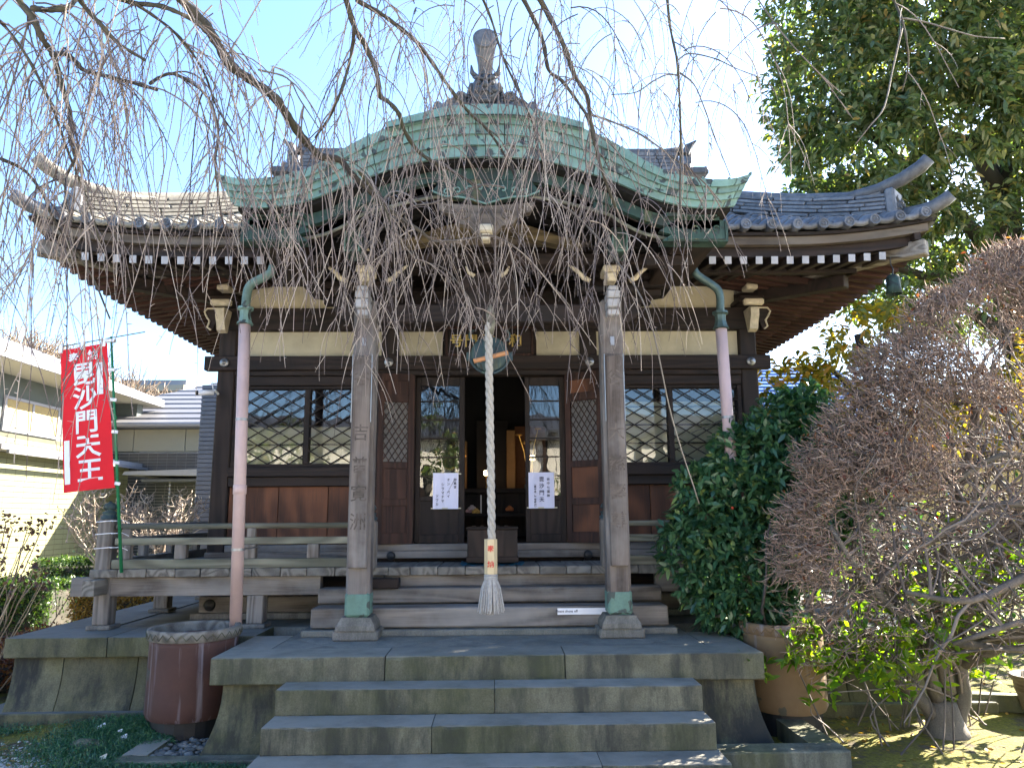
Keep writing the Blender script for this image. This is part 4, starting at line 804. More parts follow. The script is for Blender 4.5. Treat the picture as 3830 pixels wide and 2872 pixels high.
for s in (-1, 1):
    obj('eye_lug', B().tube([(-.015+s*(.14+.05*math.sin(t)), 6.75, 3.30+.05*(1-math.cos(t))) for t in np.linspace(0, 3.1, 8)], .011, 6), BRONZE, gg); obj('side_lug', B().box(-.015+s*.17, -.015+s*.215, 6.73, 6.77, 3.11, 3.19, .005), BRONZE, gg)
    obj('hook', B().tube([(-.015+s*.155, 6.75, 3.37), (-.015+s*.21, 6.74, 3.46)]+[(-.015+s*.225+.016*math.cos(t), 6.74, 3.475+.016*math.sin(t)) for t in np.linspace(3.6, 9, 8)], .006, 6), IRON, gg)
tag(obj('wooden_striker', B().tube([(-.158, 6.6, 3.075), (.155, 6.6, 3.155)], .0215, 10), plain('orange_bamboo', (.50, .24, .11), .55)), 'orange wooden bar tied across the front of the bronze gong', 'bar')
pq = thing('name_plaque', 'dark wooden plaque with gilt characters above the temple door', 'plaque', (BX, 7.93, 3.56))
obj('board', B().box(BX-.46, BX+.46, 7.90, 7.94, 3.43, 3.71, .01), W_DK, pq); fr = B()
for q in ((-.48, -.455, 3.42, 3.72), (.455, .48, 3.42, 3.72)): fr.box(BX+q[0], BX+q[1], 7.885, 7.945, q[2], q[3])
fr.box(BX-.455, BX+.455, 7.885, 7.945, 3.71, 3.735); fr.box(BX-.455, BX+.455, 7.885, 7.945, 3.405, 3.43); obj('frame', fr, W_REDD, pq)
for ch, x in (('号', -.36), ('門', -.20), ('沙', 0.0), ('和', .285)): text(ch, .15, (BX+x, 7.8985, 3.565), GOLD, pq, bold=.003, ext=.004)
ob = thing('offering_box', 'dark wooden offering box on the deck before the doorway', 'offering box', (0, 7.45, 1.24))
obj('body', B().box(-.24, .245, 7.33, 7.65, 1.30, 1.56, .006), W_DKZ, ob); obj('base', B().box(-.25, .255, 7.32, 7.66, 1.245, 1.305, .006), W_DK, ob); obj('lid', B().box(-.25, .255, 7.315, 7.665, 1.562, 1.582, .004), W_DK, ob)
for i in range(5): obj('slat', B().box(-.2+.08*i, -.165+.08*i, 7.35, 7.63, 1.584, 1.594, .003), W_DKY, ob)
tag(obj('blue_cloth', B().add([(-.31+.62*i/20, y, 1.2285+.006*math.sin(i*2.1+y*9)+(.016 if i in (0, 20) else 0)) for y in (7.26, 7.45, 7.7) for i in range(21)], [(j*21+i, j*21+i+1, (j+1)*21+i+1, (j+1)*21+i) for j in range(2) for i in range(20)]), TEAL), 'teal blue cloth spread beneath the offering box', 'cloth')
for x0, x1, lines, lab in ((-.635, -.365, [('御真言', .235, .25, .030), ('オン　ベイ', .165, .235, .034), ('シラマナヤ', .105, .20, .034), ('ソワカ', .045, .12, .034)], 'white paper prayer notice taped to the left glass door'),
                           (.385, .66, [('谷中七福神', .21, .235, .034), ('毘沙門天', .14, .26, .056), ('︵真中央、平安時代︶', .07, .215, .026)], 'white paper notice naming the deity taped to the right glass door')):
    nt = thing('paper_notice', lab, 'notice', (x0, 7.985, 1.75), 'paper notices on the glass doors'); n = 9
    obj('sheet', B().add([(x0+(x1-x0)*i/n, 7.985-.006*math.sin(i*1.1), z) for z in (1.765, 2.145) for i in range(n+1)], [(i, i+1, n+2+i, n+1+i) for i in range(n)]), PAPER, nt, smooth=True)
    for tx, h, top_, sz in lines:
        for i, ch in enumerate(tx):
            pitch = sz*(1.22 if len(tx) < 9 else 1.0)
            zz = 2.10-(.03 if tx[0] in '御谷オ' else .08 if tx[0] in 'シ︵' else .2 if tx[0] == 'ソ' else .03)-pitch*i*1.05
            if ch != '　': text(ch, sz, (x0+h, 7.9765, zz), INK, nt, ext=.0003, bold=.0006)
    for z in (1.772, 2.135): obj('tape', B().box(x0-.02 if z < 2 else x1-.03, x1+.03, 7.987, 7.991, z-.006, z+.006, .001), SHOJI, nt)
sg = thing('shoes_off_sign', 'small white strip sign asking for shoes off on the lowest wooden step', 'sign', (.8, 6.715, .85)); obj('plate', B().box(.575, 1.005, 6.708, 6.718, .838, .893, .002), WHITE, sg)
text('Please shoes off', .030, (.655, 6.7065, .868), INK, sg, ext=.0003, bold=.0004); text('──────────────', .018, (.86, 6.7065, .868), METAL, sg, ext=.0003)
hb = thing('small_drawer_box', 'small dark wooden box hung under the left front edge of the deck', 'box', (-1.0, 7.08, 1.1)); obj('body', B().box(-1.13, -.85, 6.96, 7.12, 1.045, 1.135, .006), W_DK, hb); obj('hanger', B().box(-1.0, -.985, 7.05, 7.1, 1.135, 1.16, .002), IRON, hb)
tag(obj('bag_hook', B().box(-1.175, -1.14, 7.0, 7.14, 1.06, 1.14, .004), W_RED), 'short red brown wood block beside the small box under the deck', 'block')
# ---------------------------------------------------------------- rain pipes and rain tubs
for s, goose, foot in ((-1, [(-2.0, 6.62, 4.12), (-2.02, 6.6, 3.95), (-2.05, 6.6, 3.90), (-2.14, 6.6, 3.845), (-2.21, 6.6, 3.80), (-2.24, 6.6, 3.72), (-2.245, 6.6, 3.55)], (-2.175, 6.6, .76)),
                       (1, [(1.88, 6.62, 4.06), (1.9, 6.6, 3.93), (1.95, 6.6, 3.87), (2.05, 6.6, 3.80), (2.11, 6.6, 3.745), (2.128, 6.6, 3.67), (2.12, 6.6, 3.50)], (2.16, 6.6, .80))):
    tx, tz = goose[-1][0], goose[-1][2]
    dp_ = thing('downpipe', 'pink rain pipe with green copper gooseneck on the %s side of the porch' % ('left' if s < 0 else 'right'), 'downpipe', foot, 'rain pipes each side of the porch')
    gs = crv(goose, 3); obj('gooseneck', B().tube(gs, .043, 8, flat=.9), PIPE_C if s > 0 else COP_P, dp_, smooth=True)
    obj('funnel', B().lathe((tx, 6.6, tz), [(.05, .03), (.072, .035), (.076, .015), (.052, 0), (.05, -.05), (.062, -.10), (.078, -.125), (.07, -.13)], 8), COP_P if s < 0 else PIPE_C, dp_)
    obj('pipe', B().tube([(tx, 6.6, tz-.10), foot], .052, 20), PINK, dp_, smooth=True)
    for zz in (2.55, 1.42):
        xx = foot[0]+(tx-foot[0])*(zz-foot[2])/(tz-foot[2]); obj('pipe_strap', B().lathe((xx, 6.6, zz), [(.0535, -.012), (.0555, -.011), (.0555, .011), (.0535, .012)], 20).box(xx-.006, xx+.006, 6.65, 7.9 if zz > 2 else 7.2, zz-.005, zz+.005, .001), METAL, dp_)
    obj('pipe_joint', B().lathe((foot[0]+(tx-foot[0])*.42, 6.6, foot[2]+(tz-foot[2])*.42), [(.0525, -.04), (.057, -.038), (.057, .04), (.0525, .042)], 20), PINK, dp_, smooth=True)
def tubm(name, ca, cb):
    m = N(name); n1 = m.noise(m.coord((1, 1, 1), 3), 4, 7, .7); v = m.noise(m.coord((11, 11, .7), 3), 1., 5, .6); c = m.mix(n1, ca, cb)
    c = m.mix(m.ramp(v, [(.54, 0.), (.68, .55)]), c, (.26, .25, .29)); d_ = m.noise(m.coord((1, 1, 1), 3), 7, 3, .5); c = m.mix(m.ramp(d_, [(.66, 0.), (.7, .8)]), c, (.05, .06, .05)); m.bump(n1, .3, .006); return m.done(c, .7)
TUB1 = tubm('plum_glazed_clay', (.035, .017, .015), (.10, .046, .036)); TUB2 = tubm('tan_glazed_clay', (.10, .06, .03), (.21, .14, .075))
for s, mt, lab in ((-1, TUB1, 'plum red clay rain tub catching the left pipe beside the steps'), (1, TUB2, 'tan clay rain tub behind the right corner of the porch base')):
    x, y, r = (-2.42, 6.36, .355) if s < 0 else (2.40, 6.34, .33)
    tb = thing('rain_tub', lab, 'tub', (x, y, .14), 'clay rain tubs'); obj('foot', B().lathe((x, y, 0), [(r*.82, -.05), (r*.82, .15)], 24), IRON, tb)
    obj('body', B().lathe((x, y, 0), [(r*.90, .15), (r*.955, .19), (r*.95, .3), (r*.945, .7), (r*.96, .745), (r*.88, .745), (r*.87, .35), (.001, .34)], 48, cap=False), mt, tb, smooth=True)
    rm = B().lathe((x, y, 0), [(r*.95, .735), (r*1.0, .742), (r*1.015, .80), (r*1.0, .822), (r*.90, .822), (r*.885, .80), (r*.88, .74)], 48, cap=False); rmo = obj('rim', rm, W_GRY if s < 0 else mt, tb, smooth=True)
    ptn = B()
    for i in range(60):
        a0, a1 = i*6.2832/60, (i+1)*6.2832/60; q = r*1.018; z0, z1 = (.755, .80) if i % 2 else (.80, .755); ptn.tube([(x+q*math.cos(a0), y+q*math.sin(a0), z0), (x+q*math.cos(a1), y+q*math.sin(a1), z1)], .0035, 4)
    obj('incised_pattern', ptn, ST_F if s < 0 else mt, rmo, kind='stuff')
tag(obj('water', B().lathe((-2.42, 6.36, .60), [(.31, 0)], 32), plain('dark_water', (.01, .012, .012), .05, nv=0, bump=0)), 'dark rain water standing in the plum tub', 'water', kind='stuff')
# ---------------------------------------------------------------- red banner
bn = thing('nobori_banner', 'red banner with large white characters on a green pole', 'banner', (-3.45, 7.0, 1.6))
TL, TR, BL, BR = Vector((-4.125, 7, 3.277)), Vector((-3.684, 7, 3.348)), Vector((-3.968, 7, 1.925)), Vector((-3.505, 7, 1.973))
def bp(u, v, dy=0.):
    q = (TL*(1-u)+TR*u)*(1-v)+(BL*(1-u)+BR*u)*v; q.y += dy+.012*math.sin(u*5+v*2.5)*(.3+v)+.003*math.sin(v*14+u*6); return q
nu, nv = 14, 40; b = B(); b.v = [tuple(bp(i/nu, j/nv)) for j in range(nv+1) for i in range(nu+1)]; b.f = [(j*(nu+1)+i, j*(nu+1)+i+1, (j+1)*(nu+1)+i+1, (j+1)*(nu+1)+i) for j in range(nv) for i in range(nu)]
obj('cloth', b, RED, bn, smooth=True)
def btext(body, u, v, size, bold=0.):
    me = text_mesh(body, size, bold=bold, ext=.0005)
    W_, H_ = (TR-TL).length, (BL-TL).length
    for w in me.vertices:
        q = bp(u+w.co.x/W_, v-w.co.y/H_, -.005); w.co = q+Vector((0, -w.co.z, 0))
    me.materials.append(WHITE); o = obj('lettering', me, WHITE, bn)
for ch, u, v in (('奉', .28, .075), ('納', .69, .073)): btext(ch, u, v, .10, .003)
for i, ch in enumerate('毘沙門天王'): btext(ch, .475+.02*i, .205+.168*i, .232, .0045)
for u0, u1, v0, v1 in ((.76, .885, .13, .355), (.035, .15, .645, .945)):
    q = [bp(u, v, -.006) for v in np.linspace(v0, v1, 8) for u in (u0, u1)]; obj('white_bar', B().add(q, [(2*i, 2*i+1, 2*i+3, 2*i+2) for i in range(7)]), WHITE, bn)
ptop, pbot = Vector((-3.654, 7.0, 3.41)), Vector((-3.40, 7.06, 1.2)); obj('pole', B().tube([ptop, ptop.lerp(pbot, .35), pbot], [.011, .013, .016], 10), GREENP, bn, smooth=True); obj('pole_joint', B().tube([ptop.lerp(pbot, .345), ptop.lerp(pbot, .36)], .02, 10), GREENP, bn)
obj('crossbar', B().tube([(-4.142, 7.0, 3.309), (-3.336, 7.0, 3.457)], .0055, 8), PIPE_C, bn)
for u in (.02, .48, .93):
    q = bp(u, 0); obj('loop_tab', B().box(q.x-.018, q.x+.018, 6.985, 7.012, q.z-.03, q.z+.05, .002), WHITE, bn)
for v in (.0, .19, .40, .62, .83, .97)[1:]:
    q = bp(1, v); w = ptop.lerp(pbot, (3.41-q.z)/2.2); obj('side_tab', B().beam(q, w+Vector((.025, 0, 0)), .03, .03, .002), WHITE, bn)
obj('side_tab', B().box(-3.70, -3.61, 6.98, 7.02, 3.355, 3.385, .002), WHITE, bn)
ti = B()
for z in (1.665, 1.55, 1.42): ti.tube([(BX-3.61+.078*a, 7.23+.078*b_, z+.006*a) for a, b_ in ((-1, -1), (1, -1), (1, 1), (-1, 1), (-1, -1))], .004, 5).tube([(BX-3.54, 7.15, z), (-3.42, 7.05, z+.01), (-3.38, 7.1, z-.02)], .003, 4)
tag(obj('white_tie_cord', ti, WHITE), 'white cords tying the banner pole to the left newel post', 'cord')
# security camera, wind bell
sc_ = thing('security_camera', 'small white security camera on the left corner post', 'camera', (-3.0, 7.9, 2.98)); obj('housing', B().tube([(-2.96, 7.82, 3.0), (-3.09, 7.74, 2.985)], .03, 12), WHITE, sc_, smooth=True); obj('lens', B().tube([(-3.088, 7.742, 2.985), (-3.11, 7.728, 2.982)], .024, 12), IRON, sc_); obj('bracket', B().tube([(-2.96, 7.84, 3.03), (-2.95, 7.93, 3.0)], .012, 8), WHITE, sc_); obj('aerial', B().tube([(-2.975, 7.85, 3.02), (-2.99, 7.84, 3.12)], .005, 5), WHITE, sc_)
for s in (1,):
    wb = thing('wind_bell', 'small green bronze wind bell under the right eave corner', 'bell', (3.85, 6.75, 3.85)); obj('bell_body', B().lathe((3.85, 6.75, 0), [(.001, 3.935), (.05, 3.93), (.062, 3.90), (.064, 3.82), (.075, 3.745), (.068, 3.745), (.055, 3.82)], 16, cap=False), BRONZE if 0 else COP_D, wb, smooth=True)
    obj('hanger', B().tube([(3.85, 6.75, 3.93), (3.86, 6.75, 4.0), (3.845, 6.76, 4.05), (3.85, 6.76, 4.12)], .006, 6), IRON, wb); obj('clapper', B().tube([(3.85, 6.75, 3.86), (3.85, 6.75, 3.74)], .008, 6), IRON, wb)
    rr = B()
    for q in range(10): rr.ball((3.85+.06*math.cos(q*.63), 6.75+.06*math.sin(q*.63), 3.885), .008, 5, 4)
    obj('stud', rr, COP_D, wb, kind='stuff')
# ---------------------------------------------------------------- altar glimpsed inside the doorway
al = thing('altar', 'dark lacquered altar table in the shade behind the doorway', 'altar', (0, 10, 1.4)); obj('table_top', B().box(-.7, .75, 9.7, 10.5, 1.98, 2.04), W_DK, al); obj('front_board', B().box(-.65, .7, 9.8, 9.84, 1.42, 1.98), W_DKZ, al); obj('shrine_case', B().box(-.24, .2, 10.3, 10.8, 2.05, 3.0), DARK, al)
for s, x, w in ((-1, -.42, .05), (1, .235, .06)): tag(obj('gilt_pillar', B().box(x-w, x+w, 10.2, 10.28, 2.05, 2.85 if s > 0 else 2.7), plain('old_gilt_%d' % s, (.14, .07, .02), .45, .5)), 'gilded pillar glowing %s of the dark shrine case' % ('left' if s < 0 else 'right'), 'pillar')
lampm = emit('lamp_glow', (1.0, .62, .28), 3.0)
for x, z, lab in ((-.10, 2.25, 'lit paper lamp glowing before the shrine case'), (.52, 2.45, 'small lit altar lamp at the right of the altar')):
    lp = thing('altar_lamp', lab, 'lamp', (x, 10.0, z)); obj('shade', B().lathe((x, 10.0, z), [(.022, -.03), (.034, -.02), (.034, .025), (.022, .035)], 12), lampm, lp); obj('stem', B().tube([(x, 10.0, z-.03), (x, 10.0, 2.04)], .008, 6), GOLD, lp)
tag(obj('gilt_backboard', B().box(.30, .74, 10.6, 10.63, 2.05, 2.95), plain('amber_wall', (.09, .035, .012), .7)), 'amber board standing behind the gilt lotus stems', 'board')
for k, (x, y, z, r) in enumerate([(.43, 9.6, 2.62, .055), (.52, 9.62, 2.42, .045), (.33, 9.6, 2.72, .04), (.58, 9.6, 2.80, .04), (-.40, 9.6, 2.45, .045), (-.5, 9.65, 2.3, .04)]):
    lo = thing('gilt_lotus', 'gilt lotus flower on a curved stem, %s' % ['largest at right, mid height', 'right, just above the vase', 'right, leaning to the shrine', 'right, topmost of the bunch', 'left of the shrine, upper', 'left of the shrine, lower'][k], 'lotus', (x, y, z), 'gilt lotus flowers on the altar'); b = B()
    for q in range(8): a = q*.785; b.ball((x+r*.7*math.cos(a), y+r*.7*math.sin(a), z), (r*.5, r*.35, r*.28), 6, 4)
    obj('petals', b, GOLD, lo, smooth=True); cx = .46 if x > 0 else -.45; obj('stem', B().tube([(x, y, z), ((x+cx)/2, y, (z+2.1)/2+.1), (cx, y, 2.08)], .006, 5), GOLD, lo)
for x, lab in ((.46, 'dark bronze flower vase at the right of the altar'), (-.45, 'dark bronze flower vase at the left of the altar')): tag(obj('flower_vase', B().lathe((x, 9.62, 0), [(.05, 1.9), (.03, 1.93), (.028, 1.98), (.06, 2.03), (.065, 2.07), (.03, 2.11), (.055, 2.15), (.06, 2.16)], 16), BRONZE, smooth=True), lab, 'vase')
tag(obj('candle', B().tube([(-.16, 9.55, 1.72), (-.16, 9.55, 1.95)], .009, 8), WHITE), 'thin white candle standing on the lower altar step', 'candle')
tag(obj('offering_table', B().box(-.5, .6, 9.3, 9.65, 1.68, 1.72).box(-.5, -.46, 9.3, 9.65, 1.41, 1.68).box(.56, .6, 9.3, 9.65, 1.41, 1.68), W_DK), 'low dark offering table in front of the altar', 'table')
for i, (x, z, c) in enumerate([(-.30, 1.76, (.5, .3, .3)), (-.22, 1.75, (.55, .35, .1)), (-.27, 1.79, (.6, .5, .5)), (-.45, 1.77, (.4, .15, .2)), (.2, 1.78, (.5, .16, .05))]): tag(obj('altar_flowers', B().ball((x, 9.4, z), .035, 7, 5).ball((x+.03, 9.42, z-.01), .025, 6, 4).ball((x-.03, 9.38, z-.012), .022, 6, 4), plain('petal_colour_%s' % 'abcde'[i], c, .6)), ['pink altar flowers left of the candle', 'orange altar flowers beside the candle', 'pale altar flowers behind the candle', 'dark red altar flowers at far left', 'orange altar flowers right of the rope'][i], 'flowers', 'small altar flowers')
# ---------------------------------------------------------------- neighbouring buildings at the left
def tiles_wall(name, p0, p1, z0, z1, tw, th, mat, parent, joint, kind='stuff', seed=1):
    """wall of glazed tiles standing proud of a recessed joint plane, p0->p1 horizontal (left to right seen from outside)"""
    p0, p1 = Vector((*p0, 0)), Vector((*p1, 0)); u = (p1-p0).normalized(); L = (p1-p0).length; nrm_ = Vector((u.y, -u.x, 0)); b = B()
    nr = int((z1-z0)/th); nc = int(L/tw); rr = random.Random(seed)
    for r in range(nr):
        for c_ in range(nc):
            a0 = c_*tw; a1 = a0+tw-.006; za, zb = z0+r*th, z0+(r+1)*th-.009; o = nrm_*(.008+rr.uniform(0, .003)); q = [p0+u*a0+o, p0+u*a1+o, p0+u*a1+o, p0+u*a0+o]
            n = len(b.v); b.v += [(q[0].x, q[0].y, za), (q[1].x, q[1].y, za), (q[2].x, q[2].y, zb), (q[3].x, q[3].y, zb)]; b.f.append((n, n+1, n+2, n+3))
            t = q[3]-o; t2 = q[2]-o; b.v += [(t.x, t.y, zb), (t2.x, t2.y, zb)]; b.f.append((n+3, n+2, n+5, n+4)); b.v += [((q[0]-o).x, (q[0]-o).y, za), ((q[1]-o).x, (q[1]-o).y, za)]; b.f.append((n+1, n, n+6, n+7))
    obj(name, b, mat, parent, kind=kind)
    q0, q1 = p0, p1; n2 = nrm_*-.1; obj('wall', B().add([q0+Vector((0, 0, z0)), q1+Vector((0, 0, z0)), q1+Vector((0, 0, z1)), q0+Vector((0, 0, z1)), q0+n2+Vector((0, 0, z0)), q1+n2+Vector((0, 0, z0)), q1+n2+Vector((0, 0, z1)), q0+n2+Vector((0, 0, z1))], [(0, 1, 2, 3), (5, 4, 7, 6), (1, 5, 6, 2), (4, 0, 3, 7), (3, 2, 6, 7)]), joint, parent)
YT = plain('pale_yellow_tile', (.20, .20, .11), .45, nv=.12, vary=0); YJ = plain('pale_joint', (.075, .075, .05), .9); GT = plain('dark_grey_tile', (.045, .052, .065), .35, nv=.25, vary=0); GJ = plain('light_joint', (.30, .31, .33), .9); GT2 = plain('slate_cladding', (.085, .095, .125), .4, nv=.2, vary=.1)
SID = plain('grey_green_siding', (.09, .105, .10), .8, nv=.08); WTR = plain('white_trim', (.24, .24, .26), .6, nv=.05); RFM = plain('pale_metal_roof', (.17, .17, .185), .5, .2, nv=.1); CURT = plain('cream_curtain', (.34, .26, .12), .9, nv=.15); PNL = plain('cream_fascia_panel', (.30, .29, .23), .7, nv=.05)
h1 = thing('yellow_tiled_house', 'two-toned neighbouring house with pale yellow tiled wall and white eaves', 'house', (-9.6, 14, 0))
tiles_wall('wall_tiles', (-9.3, 6.5), (-9.3, 19.4), 0.0, 2.95, .30, .105, YT, h1, YJ); tiles_wall('wall_tiles', (-9.95, 6.5), (-9.95, 19.4), 3.12, 3.42, .30, .105, YT, h1, YJ, seed=2)
obj('siding', B().box(-10.1, -9.95, 6.5, 19.4, 3.42, 4.62, 0), SID, h1); obj('end_wall', B().box(-14, -9.3, 19.2, 19.5, 0, 4.6, 0), SID, h1); obj('roof', B().prism([(-8.95, 4.66), (-8.95, 4.78), (-12.5, 6.2), (-16, 4.78), (-16, 4.66)], 6.0, 19.9), RFM, h1)
obj('eave_fascia', B().box(-8.98, -8.93, 6.0, 19.9, 4.60, 4.80, .01), WTR, h1); obj('eave_soffit', B().box(-10.0, -8.98, 6.0, 19.9, 4.60, 4.64, 0), PNL, h1); obj('canopy', B().box(-9.95, -8.95, 13.6, 19.3, 2.94, 3.04, .01), WTR, h1); obj('canopy', B().box(-9.95, -8.85, 6.0, 13.5, 3.02, 3.14, .01), WTR, h1); obj('canopy_edge', B().box(-8.86, -8.80, 13.6, 19.3, 2.86, 2.93, .005), RFM, h1)
for y0, y1 in ((11.0, 12.6), (12.9, 14.3), (15.0, 16.9), (17.4, 18.6)):
    w = obj('window', B().box(-9.95, -9.90, y0, y1, 3.44, 3.5).box(-9.95, -9.90, y0, y1, 4.10, 4.16).box(-9.95, -9.90, y0, y0+.06, 3.5, 4.1).box(-9.95, -9.90, y1-.06, y1, 3.5, 4.1).box(-9.95, -9.91, (y0+y1)/2-.03, (y0+y1)/2+.03, 3.5, 4.1), WTR, h1)
    obj('curtain', B().add([(-9.922-.014*(i % 2), y0+.06+(y1-y0-.12)*i/22, z) for z in (3.5, 4.1) for i in range(23)], [(i, i+1, 24+i, 23+i) for i in range(22)]), CURT, w, smooth=True)
obj('drain_pipe', B().tube([(-9.22, 13.5, 0), (-9.22, 13.5, 3.0)], .05, 8), plain('brown_pipe', (.10, .04, .035), .5), h1, smooth=True)
h2 = thing('grey_tiled_house', 'low grey tiled house with pale stepped metal roof beyond the hall', 'house', (-7.5, 19.5, 0)); tiles_wall('wall_tiles', (-10.5, 19.0), (-5.0, 19.0), 0, 3.32, .24, .075, GT, h2, GJ)
obj('fascia_panel', B().box(-10.5, -9.2, 18.93, 19.0, 3.34, 3.9).box(-9.19, -7.9, 18.93, 19.0, 3.34, 3.9).box(-7.89, -7.2, 18.95, 19.0, 3.34, 3.9), PNL, h2); obj('gutter', B().tube([(-10.8, 18.5, 3.98), (-4.6, 18.5, 3.98)], .07, 8), WTR, h2); obj('soffit', B().box(-10.8, -4.6, 18.5, 19.1, 3.92, 3.97, 0), WTR, h2)
for i in range(10):
    y = 18.45+i*.55; z = 4.0+i*.21; obj('roof_course', B().add([(-11.6+.28*i, y, z), (-3, y, z), (-3, y+.57, z+.18), (-11.6+.28*(i+1), y+.57, z+.18), (-11.6+.28*i, y, z-.05), (-3, y, z-.05)], [(0, 1, 2, 3), (4, 5, 1, 0)]), RFM, h2)
obj('rear_wall', B().box(-11, -3, 22, 22.2, 0, 4.4, 0), GJ, h2); obj('entrance_canopy', B().prism([(-8.75, 2.68), (-8.70, 2.76), (-5.2, 2.86), (-5.2, 2.62)], 17.6, 19), WTR, h2); obj('entrance_soffit', B().box(-8.4, -5.2, 17.8, 19, 2.52, 2.6, .02), GT2, h2)
ch_ = B()
for i in range(26): ch_.lathe((-7.75, 17.9, 2.5-i*.095), [(.012, 0), (.028, .03), (.028, .06), (.012, .09)], 7)
obj('rain_chain', ch_, METAL, h2); dr = obj('entrance_door', B().box(-7.3, -7.2, 18.95, 19.02, 0, 2.5).box(-6.2, -6.1, 18.95, 19.02, 0, 2.5).box(-7.2, -6.2, 18.95, 19.02, 2.15, 2.25), GT2, h2)
for i in range(8): obj('door_lattice', B().box(-7.15+.125*i, -7.12+.125*i, 18.93, 18.96, 0.1, 2.5), WTR if i % 2 else GJ, dr)
for z in (.4, .8, 1.2, 1.6, 2.0, 2.35): obj('door_lattice', B().box(-7.2, -6.2, 18.94, 18.965, z, z+.03), GJ, dr)
pw = thing('slate_clad_pier', 'tall slate grey clad pier standing beside the hall corner', 'wall', (-5.0, 13, 0))
for i in range(52):
    z = .02+i*.0765; obj('cladding_board', B().box(-5.16-.002, -4.86, 12.98, 13.0, z, z+.068, .004).box(-5.16, -4.86, 13.0, 14.2, z, z+.068, 0), GT2, pw)
obj('core', B().box(-5.15, -4.87, 13.01, 14.2, 0, 3.99, 0), IRON, pw)
# far hill, bare wood and a distant block of flats
hm = plain('brown_hillside', (.13, .10, .075), .95, nv=.4, sc=.4)
b = B(); n = 40
for j in range(9):
    for i in range(n+1):
        x = -95+i*3.0; hgt = 14*math.exp(-((x+48)/20)**2)+.5*math.sin(i*.9); t = j/8; b.v.append((x, 62+j*6, max(0, hgt)*math.sin(t*1.57)-.3))
b.f = [(j*(n+1)+i, j*(n+1)+i+1, (j+1)*(n+1)+i+1, (j+1)*(n+1)+i) for j in range(8) for i in range(n)]
tag(obj('hillside', b, hm, smooth=True), 'wooded brown hillside far off at the left', 'hill', kind='structure')
ap = thing('distant_apartment_block', 'pale distant block of flats on the wooded hill', 'building', (-35, 92, 10)); obj('wall', B().box(-47, -39, 92, 100, 3, 18.6, 0), WTR, ap)
for i in range(4): obj('balcony', B().box(-47, -39, 91.4, 92, 11.4+1.9*i, 12.2+1.9*i, 0), PNL, ap)
# ---------------------------------------------------------------- buildings at the right
OCH = plain('ochre_render', (.62, .43, .16), .9, nv=.12, sc=1.5); BLU = plain('blue_roof', (.04, .13, .34), .5, nv=.3); 
h3 = thing('ochre_house', 'ochre rendered low building behind the shrubs at the right', 'house', (12, 20, 0)); obj('wall', B().box(9.6, 22, 19.5, 24, .42, 3.4, 0), OCH, h3); obj('plinth', B().box(9.5, 22.1, 19.4, 24.1, 0, .42, .02), ST_C, h3); obj('roof', B().prism([(9.0, 3.4), (9.0, 3.52), (15.5, 5.4), (22.6, 3.52), (22.6, 3.4)], 19.0, 24.5), RFM, h3)
for z in (.5, .58): obj('wall_pipe', B().tube([(9.6, 19.35, z), (22, 19.35, z)], .02, 6), PNL, h3)
obj('meter_box', B().box(13.6, 13.85, 19.3, 19.5, .6, .8), METAL, h3)
h4 = thing('pale_louvred_house', 'pale louvred house wall behind the green shrub', 'house', (8, 17, 0)); obj('wall', B().box(5.2, 9.3, 16.6, 20, 0, 3.0, 0), PLAST, h4)
for i in range(20): obj('louvre', B().box(5.2, 9.3, 16.54, 16.6, .3+i*.13, .38+i*.13, .004), WTR, h4)
obj('roof', B().prism([(4.8, 3.0), (4.8, 3.1), (7.25, 4.1), (9.7, 3.1), (9.7, 3.0)], 16.2, 20.4), RFM, h4)
h5 = thing('blue_roofed_house', 'house with bright blue tiled roof beyond the hall', 'house', (9, 24, 0)); obj('wall', B().box(5.5, 12, 24, 30, 0, 4.9, 0), PLAST, h5)
for i in range(14): obj('roof_course', B().add([(5.0, 23.2+i*.25, 4.75+i*.16), (12.6, 23.2+i*.25, 4.75+i*.16), (12.6, 23.48+i*.25, 4.88+i*.16), (5.0, 23.48+i*.25, 4.88+i*.16), (5.0, 23.2+i*.25, 4.69+i*.16), (12.6, 23.2+i*.25, 4.69+i*.16)], [(0, 1, 2, 3), (4, 5, 1, 0)]), BLU, h5)
# unseen pale building added to bounce sunlight at the hall; the window glass mirrors it
PALE = plain('pale_bounce_wall', (.78, .73, .62), .9, nv=.08, sc=1.5)
h6 = thing('added_bounce_lodge', 'long pale building added behind the visitor to bounce sunlight, mirrored in the window panes', 'house', (0, -12, 0)); obj('wall', B().box(-19, 19, -14, -9.4, 0, 4.3, 0), PALE, h6); obj('roof', B().prism([(-14.6, 4.3), (-14.6, 4.4), (-11.8, 5.4), (-9.0, 4.4), (-9.0, 4.3)], -19.6, 19.6, 'yz'), TILE_D, h6)
for i in range(9): w_ = obj('window', B().box(-13.2+3.2*i, -12.0+3.2*i, -9.4, -9.36, 1.2, 2.6), W_DK, h6); obj('post', B().box(-14.4+3.2*i, -14.2+3.2*i, -9.4, -9.32, 0, 4.3), W_DKZ, h6)
